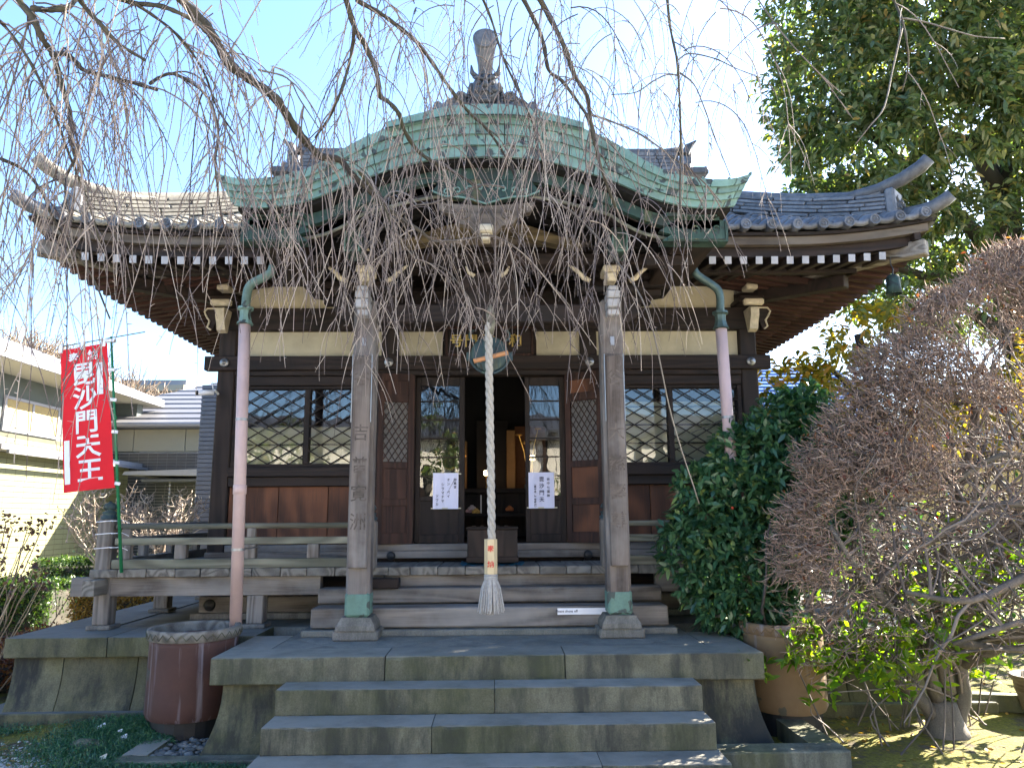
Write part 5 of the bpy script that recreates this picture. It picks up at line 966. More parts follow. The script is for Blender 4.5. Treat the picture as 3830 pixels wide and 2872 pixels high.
# ---------------------------------------------------------------- plants
L_SHR = leafmat('shrub_leaf', [(0, (.022, .07, .038)), (.5, (.052, .135, .066)), (.9, (.095, .19, .09)), (1, (.22, .27, .08))], .28, .28)
L_TREE = leafmat('evergreen_leaf', [(0, (.05, .085, .045)), (.45, (.11, .15, .08)), (.8, (.20, .22, .115)), (.93, (.28, .26, .11)), (1, (.32, .20, .08))], .42, .35)
L_YEL = leafmat('fresh_leaf', [(0, (.05, .12, .015)), (.6, (.12, .22, .02)), (1, (.25, .32, .03))], .55, .35, (2.2, 2.2, .35)); L_MAG = leafmat('magnolia_leaf', [(0, (.08, .11, .02)), (.5, (.26, .23, .04)), (.8, (.36, .29, .05)), (1, (.32, .15, .05))], .55, .35, (2.0, 1.7, .4))
L_GRS = leafmat('mondo_grass', [(0, (.018, .075, .042)), (.6, (.04, .14, .07)), (1, (.11, .21, .09))], .2, .4); L_HDG = leafmat('hedge_leaf', [(0, (.015, .04, .015)), (.6, (.04, .085, .02)), (1, (.12, .17, .03))], .3, .4)
L_RUS = leafmat('rusty_leaf', [(0, (.06, .022, .015)), (.5, (.16, .06, .03)), (1, (.30, .17, .05))], .4, .5, (1.4, 1., .6)); L_GLD = leafmat('golden_leaf', [(0, (.14, .08, .02)), (.5, (.33, .2, .03)), (1, (.5, .36, .08))], .4, .5, (1.4, 1.2, .5))
T_DOME = varmat('azalea_twig', [(0, (.085, .068, .058)), (.45, (.20, .150, .122)), (.85, (.31, .20, .15)), (1, (.46, .37, .30))]); T_PALE = varmat('pale_twig', [(0, (.16, .12, .10)), (1, (.42, .36, .30))]); T_GREY = varmat('grey_twig', [(0, (.07, .06, .058)), (1, (.20, .17, .155))])
def rnddir(n): return nrm(RNG.normal(size=(n, 3)))
def np_obj(name, vfv, mat, parent=None, **k): return obj(name, np_mesh(name, *vfv), mat, parent, **k)
def wpath(p, d, n, step, wob, pull):
    """wandering path as list of points"""
    p, d = Vector(p), Vector(d).normalized(); out = [p.copy()]
    for i in range(n):
        d = (d+Vector((random.gauss(0, wob), random.gauss(0, wob), random.gauss(0, wob)))+Vector(pull)*step).normalized(); p = p+d*step; out.append(p.copy())
    return out
def segs(path, r0, r1):
    n = len(path)-1; a = np.array([tuple(q) for q in path]); r = np.linspace(r0, r1, n+1); return a[:-1], a[1:], r[:-1], r[1:]
class ST:
    def __init__(s): s.a, s.b, s.r, s.q, s.v = [], [], [], [], []
    def add(s, path, r0, r1, v=None): w = segs(path, r0, r1); s.v.append(np.full(len(w[0]), random.random() if v is None else v)); s.a.append(w[0]); s.b.append(w[1]); s.r.append(w[2]); s.q.append(w[3])
    def mesh(s, n=3): return sticks(np.concatenate(s.a), np.concatenate(s.b), np.concatenate(s.r), np.concatenate(s.q), n, np.concatenate(s.v))
def sprays(C, out, nl, L, Wd, twig, spread=.9, droop=.2):
    """leafy sprays: centres C, outward dirs, nl leaves each, returns leaf arrays"""
    M = len(C); D = nrm(out+RNG.normal(0, .45, (M, 3))); P = np.repeat(C, nl, 0); Dr = np.repeat(D, nl, 0); t = np.tile(np.linspace(0, 1, nl), M)[:, None]*twig
    side = nrm(np.cross(Dr, RNG.normal(size=(M*nl, 3)))); ld = nrm(Dr*RNG.uniform(.3, 1.1, (M*nl, 1))+side*spread); return leaves(P+Dr*t, ld, RNG.uniform(.7, 1.2, M*nl)*L, RNG.uniform(.8, 1.15, M*nl)*Wd, droop)
# --- glossy green shrub right of the porch
sh = thing('green_shrub', 'dense glossy green evergreen shrub right of the porch pillar', 'shrub', (2.3, 6.3, 0))
cl = [((2.2, 6.38, 1.45), (.58, .36, .62)), ((2.3, 6.4, 1.97), (.43, .36, .48)), ((2.62, 6.4, 2.27), (.36, .34, .45)), ((2.05, 6.35, 1.08), (.46, .3, .38)), ((2.68, 6.45, 1.8), (.4, .4, .55)), ((2.35, 6.15, .66), (.16, .15, .2)), ((2.82, 6.5, 2.5), (.22, .3, .3)), ((3.0, 6.5, 1.9), (.35, .35, .6)), ((1.85, 6.4, 1.75), (.26, .25, .34)), ((1.75, 6.35, 1.35), (.3, .25, .4))]
C = []; O_ = []
for c_, r in cl:
    c_ = (c_[0]+.05, c_[1]+.2, c_[2]+.02); n = int(1500*r[0]*r[2]*1.7); u = rnddir(n); q = np.array(c_)+u*np.array(r)*RNG.uniform(.62, 1.04, (n, 1))**.6; C.append(q); O_.append(u+np.array([0, -.15, .25]))
C, O_ = np.concatenate(C), np.concatenate(O_); kk = ~((C[:, 2] < 1.2) & (C[:, 0] > 2.6)) & ~((C[:, 1] > 6.6) & (C[:, 2] < 1.9)) | (RNG.random(len(C)) < .12); C, O_ = C[kk], O_[kk]; np_obj('foliage', sprays(C, O_, 6, .097, .038, .07, 1.0, .12), L_SHR, sh)
s_ = ST(); 
for i in range(9): s_.add(wpath((2.5+random.uniform(-.05, .05), 6.62, 0), (random.uniform(-.4, .4), random.uniform(-.3, .3), 1), 14, .13, .12, (0, 0, .3)), .022, .006)
np_obj('stems', s_.mesh(5), T_GREY, sh)
b = B()
for i in range(14):
    u = rnddir(1)[0]; u[1] = -abs(u[1]); c_, r = cl[i % 4]; q = np.array(c_)+np.array([.05, .2, .02])+u*np.array(r)*1.0; b.ball(tuple(q), .013, 6, 5)
obj('red_berries', b, plain('berry_red', (.5, .06, .03), .4), sh, smooth=True, kind='stuff')
# --- big bare rounded shrub at the right
dm = thing('domed_bare_shrub', 'large bare clipped shrub with reddish brown twigs and grey trunk', 'shrub', (3.56, 6.1, 0)); DC = np.array([5.4, 5.8, 1.2]); DR = np.array([3.2, 1.15, 2.9])
sup = lambda u: 1/(np.abs(u)**1.7).sum(-1, keepdims=True)**(1/1.7)
tr = ST(); base = Vector((3.55, 6.12, -.05))
def limb(pts, r0, r1, name='limb', mat=BARK_G, par=None, n=9):
    pts = crv([tuple(q) for q in pts], 4); k = len(pts); rr = [(r0+(r1-r0)*(i/(k-1))**.8)*(1+.10*math.sin(i*2.3)) for i in range(k)]; return obj(name, B().tube(pts, rr, n), mat, par, smooth=True)
obj('root_flare', B().tube([(3.55, 6.1, -.08), (3.55, 6.1, .04), (3.54, 6.1, .14), (3.53, 6.08, .24)], [.20, .15, .125, .10], 12), BARK_G, dm, smooth=True)
limbs_d = [[(3.62, 6.12, .0), (3.72, 6.1, .3), (3.70, 6.08, .65), (3.85, 6.0, 1.0), (4.3, 5.9, 1.3), (5.2, 5.8, 1.6)], [(3.5, 6.1, .1), (3.25, 6.05, .35), (2.95, 6.0, .55), (2.7, 5.95, .62), (2.55, 5.9, .85), (2.4, 5.8, 1.0)],
    [(3.5, 6.1, .25), (3.35, 6.0, .7), (3.1, 5.9, 1.1), (2.9, 5.8, 1.6), (2.85, 5.75, 2.1)], [(3.6, 6.1, .3), (3.5, 6.0, .9), (3.6, 5.9, 1.5), (3.8, 5.8, 2.2), (3.9, 5.75, 2.8)], [(3.7, 6.1, .5), (4.1, 5.8, .75), (4.7, 5.7, .8), (5.3, 5.6, 1.1)],
    [(3.66, 6.1, .55), (3.3, 5.7, .75), (3.9, 5.5, .72), (4.6, 5.4, .86), (5.4, 5.4, 1.0)], [(3.85, 6.0, 1.0), (4.3, 5.9, 1.7), (4.8, 5.8, 2.4), (5.2, 5.7, 2.9)], [(3.35, 6.0, .7), (3.9, 5.6, 1.15), (4.5, 5.5, 1.35), (5.1, 5.5, 1.3)], [(3.1, 5.9, 1.1), (3.5, 5.6, 1.35), (3.8, 5.5, 1.5), (4.3, 5.4, 1.8)], [(5.6, 5.7, 1.5), (4.9, 5.4, 1.45), (4.3, 5.2, 1.25), (3.8, 5.15, 1.3), (3.3, 5.2, 1.1), (2.9, 5.3, 1.15)], [(5.5, 5.6, 1.1), (4.8, 5.2, 1.15), (4.2, 5.1, .95), (3.7, 5.15, .98), (3.2, 5.3, .8)], [(5.4, 5.8, 1.9), (4.7, 5.4, 1.95), (4.1, 5.2, 1.7), (3.6, 5.2, 1.75), (3.1, 5.25, 1.5)], [(3.7, 6.1, .6), (4.0, 5.5, .85), (4.3, 5.15, .7), (4.8, 5.1, .8)], [(5.3, 5.9, 2.4), (4.6, 5.5, 2.3), (4.1, 5.3, 2.05), (3.7, 5.3, 2.1), (3.3, 5.4, 1.85)], [(3.35, 6.0, .7), (3.0, 5.6, .95), (2.7, 5.5, 1.25), (2.5, 5.5, 1.6)]]
for i, q in enumerate(limbs_d): limb(q, [.07, .06, .055, .055, .05, .04, .05, .04, .032][i % 9], .016, 'limb', BARK_G, dm)
s_ = ST(); anchors = [Vector(q) for l in limbs_d for q in crv(l, 5)[4:]]
tips = []
for i in range(1500):
    a = random.choice(anchors); u = Vector(rnddir(1)[0]); tgt = Vector(DC+np.array(u)*DR*.93*sup(np.array([u]))[0]); d = tgt-a
    if tgt.z < .6 or d.length > 2.2 or tgt.x > 5.6: continue
    p = wpath(a, d, max(4, int(d.length/.14)), .14, .22, tuple(d.normalized()*1.2)); s_.add(p, random.uniform(.006, .015), .0042); tips.append(p[-1]); tips += p[len(p)//2:]
np_obj('branches', s_.mesh(5), T_GREY, dm, kind='stuff')
n = 170000; u = rnddir(n); u[:, 1] = np.where(RNG.random(n) < .75, -np.abs(u[:, 1]), u[:, 1]); r = 1-RNG.random((n, 1))**1.8*.22
bumpy = 1+.012*np.sin(u[:, :1]*19+u[:, 2:3]*17)+.008*np.sin(u[:, 2:3]*43); P = DC+u*sup(u)*DR*r*bumpy; k = (P[:, 2] > .62+.12*np.sin(P[:, 0]*7)) & (P[:, 0] < 5.0) & (P[:, 2] < 4.6) 
hole = (((P[:, 0]-4.0)/.40)**2+((P[:, 2]-2.95)/.42)**2 < 1) | (((P[:, 0]-3.95)/1.35)**2+((P[:, 2]-.6)/1.0)**2 < RNG.uniform(.2, 1.15, n)); open_ = P[:, 2] < 1.5+(P[:, 0]-2.55)*.85+.25*np.sin(P[:, 0]*5+P[:, 2]*4); pk = np.where(open_, .12, .92)*np.where(u[:, 1] > .25, .15, 1); k &= RNG.random(n) < pk*(.9+.25*np.sin(P[:, 0]*11+np.sin(P[:, 2]*9)*2)); k &= ~(hole & (RNG.random(n) < .9))
P, u = P[k], u[k]; n = len(P); D = nrm(u+RNG.normal(0, .62, (n, 3))); ln = RNG.uniform(.04, .12, (n, 1))
E1 = P+D*ln; D2 = nrm(D+RNG.normal(0, .5, (n, 3))); E2 = E1+D2*ln*.6; D3 = nrm(D+RNG.normal(0, .7, (n, 3))); E3 = P+D*ln*.6+D3*ln*.6
A_ = np.concatenate([P, E1, P+D*ln*.6]); Bb = np.concatenate([E1, E2, E3]); V, F, _ = sticks(A_, Bb, .0034, .0019, 3); vv = np.repeat(np.clip(np.concatenate([np.tile(RNG.uniform(0, .75, n), 1), RNG.uniform(.25, 1, n), RNG.uniform(.25, 1, n)]), 0, 1), 6)
obj('twigs', np_mesh('twigs', V, F, vv), T_DOME, dm, kind='stuff')
m_ = 700; i_ = RNG.integers(0, n, m_); np_obj('dry_leaves', leaves(E2[i_], rnddir(m_), .05, .022), L_RUS, dm, kind='stuff')
# --- fresh leafy shoots beneath it, backlit
yl = thing('fresh_leafy_undergrowth', 'bright yellow green leafy shoots lit from behind beneath the bare shrub', 'plant', (3.2, 6.3, 0)); C = []; s_ = ST()
for (x, y, z, r, n) in [(2.45, 5.8, .62, .22, 36), (2.75, 5.7, .6, .26, 50), (3.1, 5.5, .75, .22, 26), (3.4, 5.6, 1.1, .3, 30), (3.9, 5.5, 1.2, .3, 30), (3.05, 6.25, .75, .3, 30), (3.3, 6.2, 1.0, .25, 30), (3.6, 6.3, 1.05, .25, 34), (3.9, 6.2, .85, .28, 26), (3.45, 6.2, .6, .22, 24), (3.15, 6.1, .42, .2, 20), (3.8, 6.2, .5, .22, 24), (3.2, 6.8, 1.6, .3, 20), (3.0, 6.7, 1.2, .3, 20), (4.3, 6.5, 1.3, .35, 30), (4.6, 6.4, .9, .3, 24)]:
    q = np.array([x, y, z])+RNG.normal(0, 1, (n, 3))*np.array([r, r*.6, r*.55]); C.append(q)
    for w in q[:2]: s_.add(crv([(x+random.uniform(-.2, .2), y+.1, 0), (x+random.uniform(-.1, .1), y+.08, w[2]*.4), ((x+w[0])/2, y+.05, w[2]*.75), tuple(w)], 3), .008, .003)
C = np.concatenate(C); np_obj('leaves', sprays(C, np.tile([0, -.2, .7], (len(C), 1)), 6, .10, .038, .05, 1.1, .15), L_YEL, yl); np_obj('stems', s_.mesh(4), T_GREY, yl, kind='stuff')
# --- darker broadleaf shrub further right
dk = thing('dark_broadleaf_shrub', 'dark green broadleaf shrub in front of the ochre wall', 'shrub', (5.6, 8, 0)); C = np.array([6.6, 9.6, 1.0])+RNG.normal(0, 1, (420, 3))*np.array([1.0, .5, .5]); C = C[C[:, 2] > .15]; np_obj('leaves', sprays(C, np.tile([0, 0, .6], (len(C), 1)), 6, .12, .05, .06, 1.0, .2), L_SHR, dk)
s_ = ST(); 
for i in range(10): s_.add(wpath((6.5+random.uniform(-.6, .6), 9.6, 0), (random.uniform(-.3, .3), 0, 1), 9, .16, .12, (0, 0, .3)), .02, .006)
np_obj('stems', s_.mesh(5), T_GREY, dk)
# --- trees: trunk, limbs, foliage
def tree(name, label, base, trunk, limbs_, clumps, leafmat_, L, Wd, dens, bark=BARK_D, nl=7, spread=.9, droop=.25, r0=.28, group=None, parts=None):
    t = thing(name, label, 'tree', base, group); limb(trunk, r0, r0*.45, 'trunk', bark, t, 12)
    for l in limbs_: limb(l, r0*.45, r0*.1, 'limb', bark, t, 8)
    C, O_ = [], []
    for c_, r in clumps:
        n = int(dens*(r[0]*r[2]+r[0]*r[1])); u = rnddir(n); C.append(np.array(c_)+u*np.array(r)*RNG.uniform(.45, 1.06, (n, 1))**.5*(1+.12*np.sin(u[:, :1]*6+u[:, 1:2]*5))); O_.append(u+np.array([0, 0, .1]))
    C, O_ = np.concatenate(C), np.concatenate(O_); V, F, v = sprays(C, O_, nl, L, Wd, L*1.1, spread, droop); obj('crown', np_mesh('crown', V, F, v), leafmat_, t); return t
rs = random.Random(4)
cl = [((5.15, 9.9, 7.9), (1.0, .9, .95)), ((5.3, 9.7, 6.8), (1.0, .9, .8)), ((5.0, 9.8, 8.9), (.85, .8, .8)), ((6.2, 9.4, 8.3), (1.1, 1., 1.)), ((6.4, 9.3, 7.2), (.9, .9, .7)), ((7.6, 9.2, 8.4), (1.1, 1., 1.1)), ((7.8, 9.6, 7.2), (.9, .8, .6)), ((5.1, 10.0, 6.0), (.95, .8, .5)), ((6.0, 10.2, 6.1), (.9, .8, .55)), ((6.8, 10.4, 5.9), (.7, .7, .5)), ((8.4, 9.9, 6.2), (.8, .8, .6)), ((6.3, 9.6, 9.5), (1.4, 1.1, .8)), ((8.5, 9.5, 9.6), (1.3, 1., 1.)), ((5.0, 10.3, 5.3), (.6, .6, .4)), ((6.2, 10.9, 5.2), (1., .8, .5)), ((7.4, 11.2, 5.0), (1.1, .8, .5)), ((9.2, 10.6, 7.5), (1., 1., 1.2)), ((4.75, 9.9, 7.3), (.6, .6, .5))]
tree('evergreen_tree', 'huge dense evergreen tree rising over the right eave', (8.0, 10.6, 0), [(8.3, 10.8, 0), (8.2, 10.8, 2.5), (7.9, 10.7, 4.6), (7.75, 10.5, 6.3), (8.1, 10.4, 8.0), (8.3, 10.3, 9.6)],
     [[(7.8, 10.6, 5.0), (7.2, 10.3, 5.7), (6.6, 10.2, 6.2), (5.9, 10.0, 6.8), (5.2, 9.9, 7.4)], [(7.75, 10.5, 6.4), (7.0, 10.0, 7.0), (6.2, 9.9, 7.2), (5.4, 9.9, 7.9)], [(8.0, 10.4, 7.6), (7.2, 10, 8.2), (6.2, 9.8, 9.0)], [(7.8, 10.5, 5.1), (7.0, 10.6, 5.15), (6.3, 10.5, 5.2), (5.4, 10.2, 5.5)], [(8.1, 10.7, 4.0), (7.4, 10.8, 4.6), (6.6, 10.9, 5.2)]], cl, L_TREE, .15, .052, 300, r0=.36)
cl = [((3.95, 9.6, 3.3), (.35, .4, .3)), ((4.3, 9.8, 2.85), (.4, .4, .3)), ((4.7, 9.8, 3.7), (.4, .4, .3)), ((5.2, 9.9, 4.15), (.5, .4, .25)), ((3.75, 9.5, 2.9), (.3, .3, .3)), ((5.6, 10, 3.2), (.6, .5, .4)), ((6.8, 10, 3.0), (.6, .5, .5)), ((7.8, 10, 3.6), (.6, .5, .5))]
tree('magnolia_tree', 'open magnolia tree with olive yellow leaves beyond the eave', (5.2, 9.8, 0), [(5.3, 9.9, 0), (5.2, 9.8, 1.2), (5.0, 9.8, 2.2), (5.1, 9.8, 3.2), (5.0, 9.8, 4.1)], [[(5.05, 9.8, 2.3), (4.6, 9.7, 2.7), (4.3, 9.7, 3.1), (3.9, 9.6, 3.2)], [(5.0, 9.8, 2.6), (4.5, 9.8, 2.75), (4.1, 9.7, 2.8)], [(5.1, 9.8, 3.0), (4.7, 9.8, 3.5), (4.4, 9.8, 3.7)], [(5.1, 9.8, 2.6), (6.2, 9.9, 3.1), (7.4, 10, 3.4)]], cl, L_MAG, .17, .062, 210, r0=.13, nl=6, spread=1.1)
# trees standing behind the visitor (seen in the window glass), casting no shade on the scene in view
for i, (x, y, z, h) in enumerate([(-6.5, -6.5, 2.6, 1.3), (-2.2, -7.5, 3.2, 1.0), (7.5, -7.0, 2.8, 1.3), (3.2, -7.5, 2.0, 1.0)]):
    tree('garden_tree', ['rounded evergreen garden tree behind the visitor, far left', 'tall evergreen garden tree behind the visitor, left of centre', 'broad evergreen garden tree behind the visitor, at the right', 'low evergreen garden tree behind the visitor, right of centre'][i], (x, y, 0), [(x, y, 0), (x+.1, y, z*.5), (x, y, z)], [[(x, y, z*.6), (x+.7, y, z*.9)]], [((x, y, z+.6), (h, h*.8, h)), ((x+.9, y, z), (h*.6, h*.5, h*.6)), ((x-1, y, z+.2), (h*.6, h*.5, h*.6))], L_TREE, .2, .09, 45, r0=.16, nl=6, group='garden trees behind the visitor')
# --- mondo grass tufts, hedges, hydrangea, small bare magnolias on the left
def grass(name, label, pts, L):
    P = np.array(pts); n = len(P); D = nrm(RNG.normal(0, .55, (n, 3))+np.array([0, 0, .75])); V, F, v = leaves(P, D, RNG.uniform(.6, 1.2, n)*L, .0062, .55); return tag(obj(name, np_mesh(name, V, F, v), L_GRS, kind='stuff'), label, 'grass', kind='stuff')
def gpts(n, cx, cy, sx, sy):
    x = RNG.normal(cx, sx, n); y = RNG.normal(cy, sy, n); k = (x > -2.42) & (y > 5.64) | (x > -2.0) & (y > 5.5) | (y > 6.64); x, y = x[~k], y[~k]; return np.stack([x, y, gz(x, y)+.004], 1)
grass('mondo_grass', 'dark green mondo grass mound around the foot of the plum tub', np.concatenate([gpts(9500, -2.70, 6.16, .25, .17), gpts(4600, -2.95, 5.95, .25, .16), gpts(2200, -2.45, 5.5, .3, .05), gpts(5200, -2.15, 5.32, .32, .10), gpts(3000, -1.85, 5.25, .2, .12), gpts(900, -2.75, 5.55, .2, .1)]), .115)
grass('mondo_grass', 'strip of dark mondo grass at the far lower left corner', np.concatenate([gpts(1200, -4.15, 6.45, .22, .07), gpts(500, -4.6, 6.9, .2, .2)]), .09)
def hedge(label, x0, x1, y0, y1, z0, z1, mat, n, L, nm='hedge'):
    q = np.stack([RNG.uniform(x0, x1, n), RNG.uniform(y0, y1, n), z0+(z1-z0)*RNG.uniform(0, 1, n)**.6], 1); f = RNG.integers(0, 3, n); q[f == 0, 1] = y0+RNG.uniform(-.03, .05, (f == 0).sum()); q[f == 1, 2] = z1+RNG.normal(0, .03, (f == 1).sum())
    V, F, v = leaves(q, rnddir(n)+np.array([0, -.3, .4]), L, L*.45, .1); t = thing(nm, label, nm, ((x0+x1)/2, y0, z0)); obj('leaves', np_mesh('leaves', V, F, v), mat, t); obj('inner_stems', B().box(x0+.1, x1-.1, y0+.1, y1-.05, z0, z1-.12, .05), BARK_D, t)
hedge('clipped dark green hedge beyond the concrete path', -9.2, -6.4, 11.2, 12.2, 0, .75, L_HDG, 14000, .06); hedge('sunlit yellow green hedge behind the dark one', -7.8, -5.0, 12.9, 13.8, 0, .98, L_HDG, 7000, .06)
hedge('golden brown low hedge seen under the deck', -5.6, -4.3, 10.2, 11.2, 0, .7, L_GLD, 7000, .05); hedge('rusty red low bush beside the platform end', -5.3, -4.35, 8.4, 9.2, 0, .42, L_RUS, 4200, .05, 'bush'); hedge('small dark red and green bush at the platform corner', -5.5, -4.6, 7.7, 8.5, 0, .35, L_RUS, 2600, .05, 'bush')
hy = thing('dried_hydrangea', 'leafless hydrangea with brown dried flower heads at the left edge', 'shrub', (-4.9, 7.3, 0)); s_ = ST(); heads = []
for i in range(46):
    p = wpath((-4.85+random.gauss(0, .16), 7.2+random.gauss(0, .15), 0), (random.gauss(0, .32), random.gauss(0, .3), 1), 8, random.uniform(.14, .225), .07, (0, 0, .2)); s_.add(p, .0075, .0045); q = p[random.randint(3, 6)]; s_.add(wpath(q, (random.gauss(0, .7), random.gauss(0, .5), 1), 4, .09, .1, (0, 0, .5)), .005, .003)
    if p[-1].z > 1.05: heads.append(p[-1])
np_obj('stems', s_.mesh(5), varmat('straw_stem', [(0, (.16, .11, .07)), (1, (.42, .33, .22))]), hy); C = np.repeat(np.array([tuple(h) for h in heads]), 14, 0)+RNG.normal(0, .045, (len(heads)*14, 3)); np_obj('dried_flower_heads', leaves(C, rnddir(len(C)), .045, .04), leafmat('dried_petal', [(0, (.07, .035, .03)), (1, (.22, .12, .10))], .3, .7), hy, kind='stuff')
for i, (x, y, lab, h, dark) in enumerate([(-6.35, 12.3, 'small bare tree with mossy trunk behind the banner', 2.5, 0), (-4.95, 11.4, 'small bare budding tree with pale twigs beside the grey pier', 2.15, 1)]):
    bt_ = thing('small_bare_tree', lab, 'tree', (x, y, 0), 'small bare trees left of the hall'); limb([(x, y, 0), (x+.03, y, .5), (x-.02, y, 1.0), (x+.02, y, 1.35)], .07, .045, 'trunk', plain('moss_bark_%s' % 'ab'[i], (.16, .15, .09) if i == 0 else (.25, .2, .16), .9), bt_); s_ = ST(); buds = []
    for j in range(16):
        a = j*2.4; p = wpath((x, y, .9+.03*j), (math.cos(a), math.sin(a)*.8, .75), 7, .13, .16, (0, 0, .45)); s_.add(p, .016, .007)
        for q in p[2:]:
            for _ in range(2):
                w = wpath(q, (random.gauss(0, 1), random.gauss(0, .7), .6), 3, .075, .3, (0, 0, .8)); s_.add(w, .0065, .0045); buds.append(w[-1])
                w2 = wpath(w[1], (random.gauss(0, 1), random.gauss(0, .7), .7), 2, .06, .3, (0, 0, .8)); s_.add(w2, .005, .004); buds.append(w2[-1])
    np_obj('twigs', s_.mesh(5), T_PALE, bt_, kind='stuff'); C = np.array([tuple(q) for q in buds]); np_obj('buds', leaves(C, np.tile([0, 0, 1.], (len(C), 1))+RNG.normal(0, .3, (len(C), 3)), .045, .024, 0), T_PALE, bt_, kind='stuff')
# far bare wood on the hill
s_ = ST()
for i in range(170):
    x = random.uniform(-62, -24); y = random.uniform(64, 80); z = max(1.5, 14*math.exp(-((x+48)/20)**2)); h = random.uniform(5, 7.6)
    s_.add([(x, y, z-2), (x, y, z+h*.3)], .25, .15)
    for j in range(26): s_.add(wpath((x, y, z+h*random.uniform(0, .4)), (random.gauss(0, .6), random.gauss(0, .3), 1), 4, h*.14, .25, (0, 0, 0)), .09, .03)
tag(np_obj('distant_bare_wood', s_.mesh(3), varmat('far_twig', [(0, (.13, .10, .08)), (1, (.30, .23, .17))]), kind='stuff'), 'distant bare brown trees massed on the hillside', 'woods', kind='stuff')
s_ = ST()
for j in range(150): s_.add(wpath((-24.5+random.gauss(0, .5), 38, 4.5+random.uniform(0, 4)), (random.gauss(0, .8), random.gauss(0, .3), 1), 7, .55, .2, (0, 0, 0)), .05, .015)
bt2 = thing('tall_bare_tree', 'tall bare tree above the white eaves at the left edge', 'tree', (-24.5, 38, 0)); np_obj('branches', s_.mesh(3), T_PALE, bt2, kind='stuff'); limb([(-24.5, 38, 0), (-24.5, 38, 5), (-24.4, 38, 9)], .35, .1, 'trunk', BARK, bt2)
# small things on the ground
rk = B(); rk.ball((-2.97, 5.93, .03), (.15, .085, .055), 16, 10); rk.v = [(v[0]+.01*math.sin(v[1]*40), v[1], v[2]*(1+.1*math.sin(v[0]*22))) for v in rk.v]; tag(obj('rock', rk, ST_R, smooth=True), 'smooth grey rock lying on the moss at the lower left', 'rock')
for i, (x, y, a, w, l) in enumerate([(-2.78, 6.02, .4, .03, .018), (-3.02, 6.17, .9, .03, .008), (-2.72, 5.62, .2, .025, .018), (-2.85, 6.1, -.3, .03, .005)]):
    b = B().obox((x, y, gz(x, y)+.04), (w*math.cos(a), w*math.sin(a), .01), (-l*math.sin(a), l*math.cos(a), .012), (0, 0, .003), .001); tag(obj('paper_scrap', b, WHITE if i != 2 else SHOJI), ['crumpled white scrap on the mondo grass', 'narrow white stick lying on the soil left of the grass', 'pale dry leaf in the lower grass', 'thin white stick beside the grass edge'][i], 'litter')
n = 260; x = RNG.uniform(-4.4, -1.6, n); y = RNG.uniform(5.0, 6.4, n); k = (x < -2.62) | (y < 5.45); x, y = x[k], y[k]; P = np.stack([x, y, gz(x, y)+.012], 1); tag(np_obj('fallen_leaves', leaves(P, rnddir(len(P))*[1, 1, .15], .04, .02, 0), L_GLD, kind='stuff'), 'dry fallen leaves scattered on the moss at the left', 'leaves', kind='stuff')
n = 500; x = RNG.uniform(2.5, 6.5, n); y = RNG.uniform(4.2, 7.2, n); P = np.stack([x, y, gz(x, y)+.012], 1); tag(np_obj('fallen_leaves', leaves(P, rnddir(len(P))*[1, 1, .15], .045, .022, 0), L_GLD, kind='stuff'), 'dry fallen leaves scattered on the sunlit moss at the right', 'leaves', kind='stuff')
pt = thing('clay_pot', 'ribbed clay flower pot at the right edge of the moss', 'pot', (4.62, 6.6, 0)); pr = [(.001, 0), (.11, 0), (.12, .03)]+[(.13+.05*i/9+.004*(i % 2), .05+.24*i/9) for i in range(10)]+[(.20, .30), (.205, .33), (.18, .33), (.17, .2), (.001, .2)]; obj('pot_body', B().lathe((4.66, 6.6, -.01), pr, 28, cap=False), plain('grey_brown_clay', (.20, .16, .12), .6), pt, smooth=True)
rf = thing('red_blossom_bush', 'red flowering bush seen through the bare shrub', 'shrub', (4.6, 8.8, 0)); C = np.array([4.6, 8.8, 2.15])+RNG.normal(0, 1, (40, 3))*np.array([.3, .2, .3]); np_obj('blossoms', sprays(C, rnddir(40), 7, .07, .06, .02, 1.2, 0), leafmat('red_petal', [(0, (.5, .01, .015)), (1, (.75, .03, .04))], .4, .5, (1.2, .6, .6)), rf); s_ = ST()
for q in C: s_.add([(4.6, 8.8, 0), (4.6+(q[0]-4.6)*.4, 8.8, 1.2), tuple(q)], .012, .005)
np_obj('stems', s_.mesh(4), T_GREY, rf)
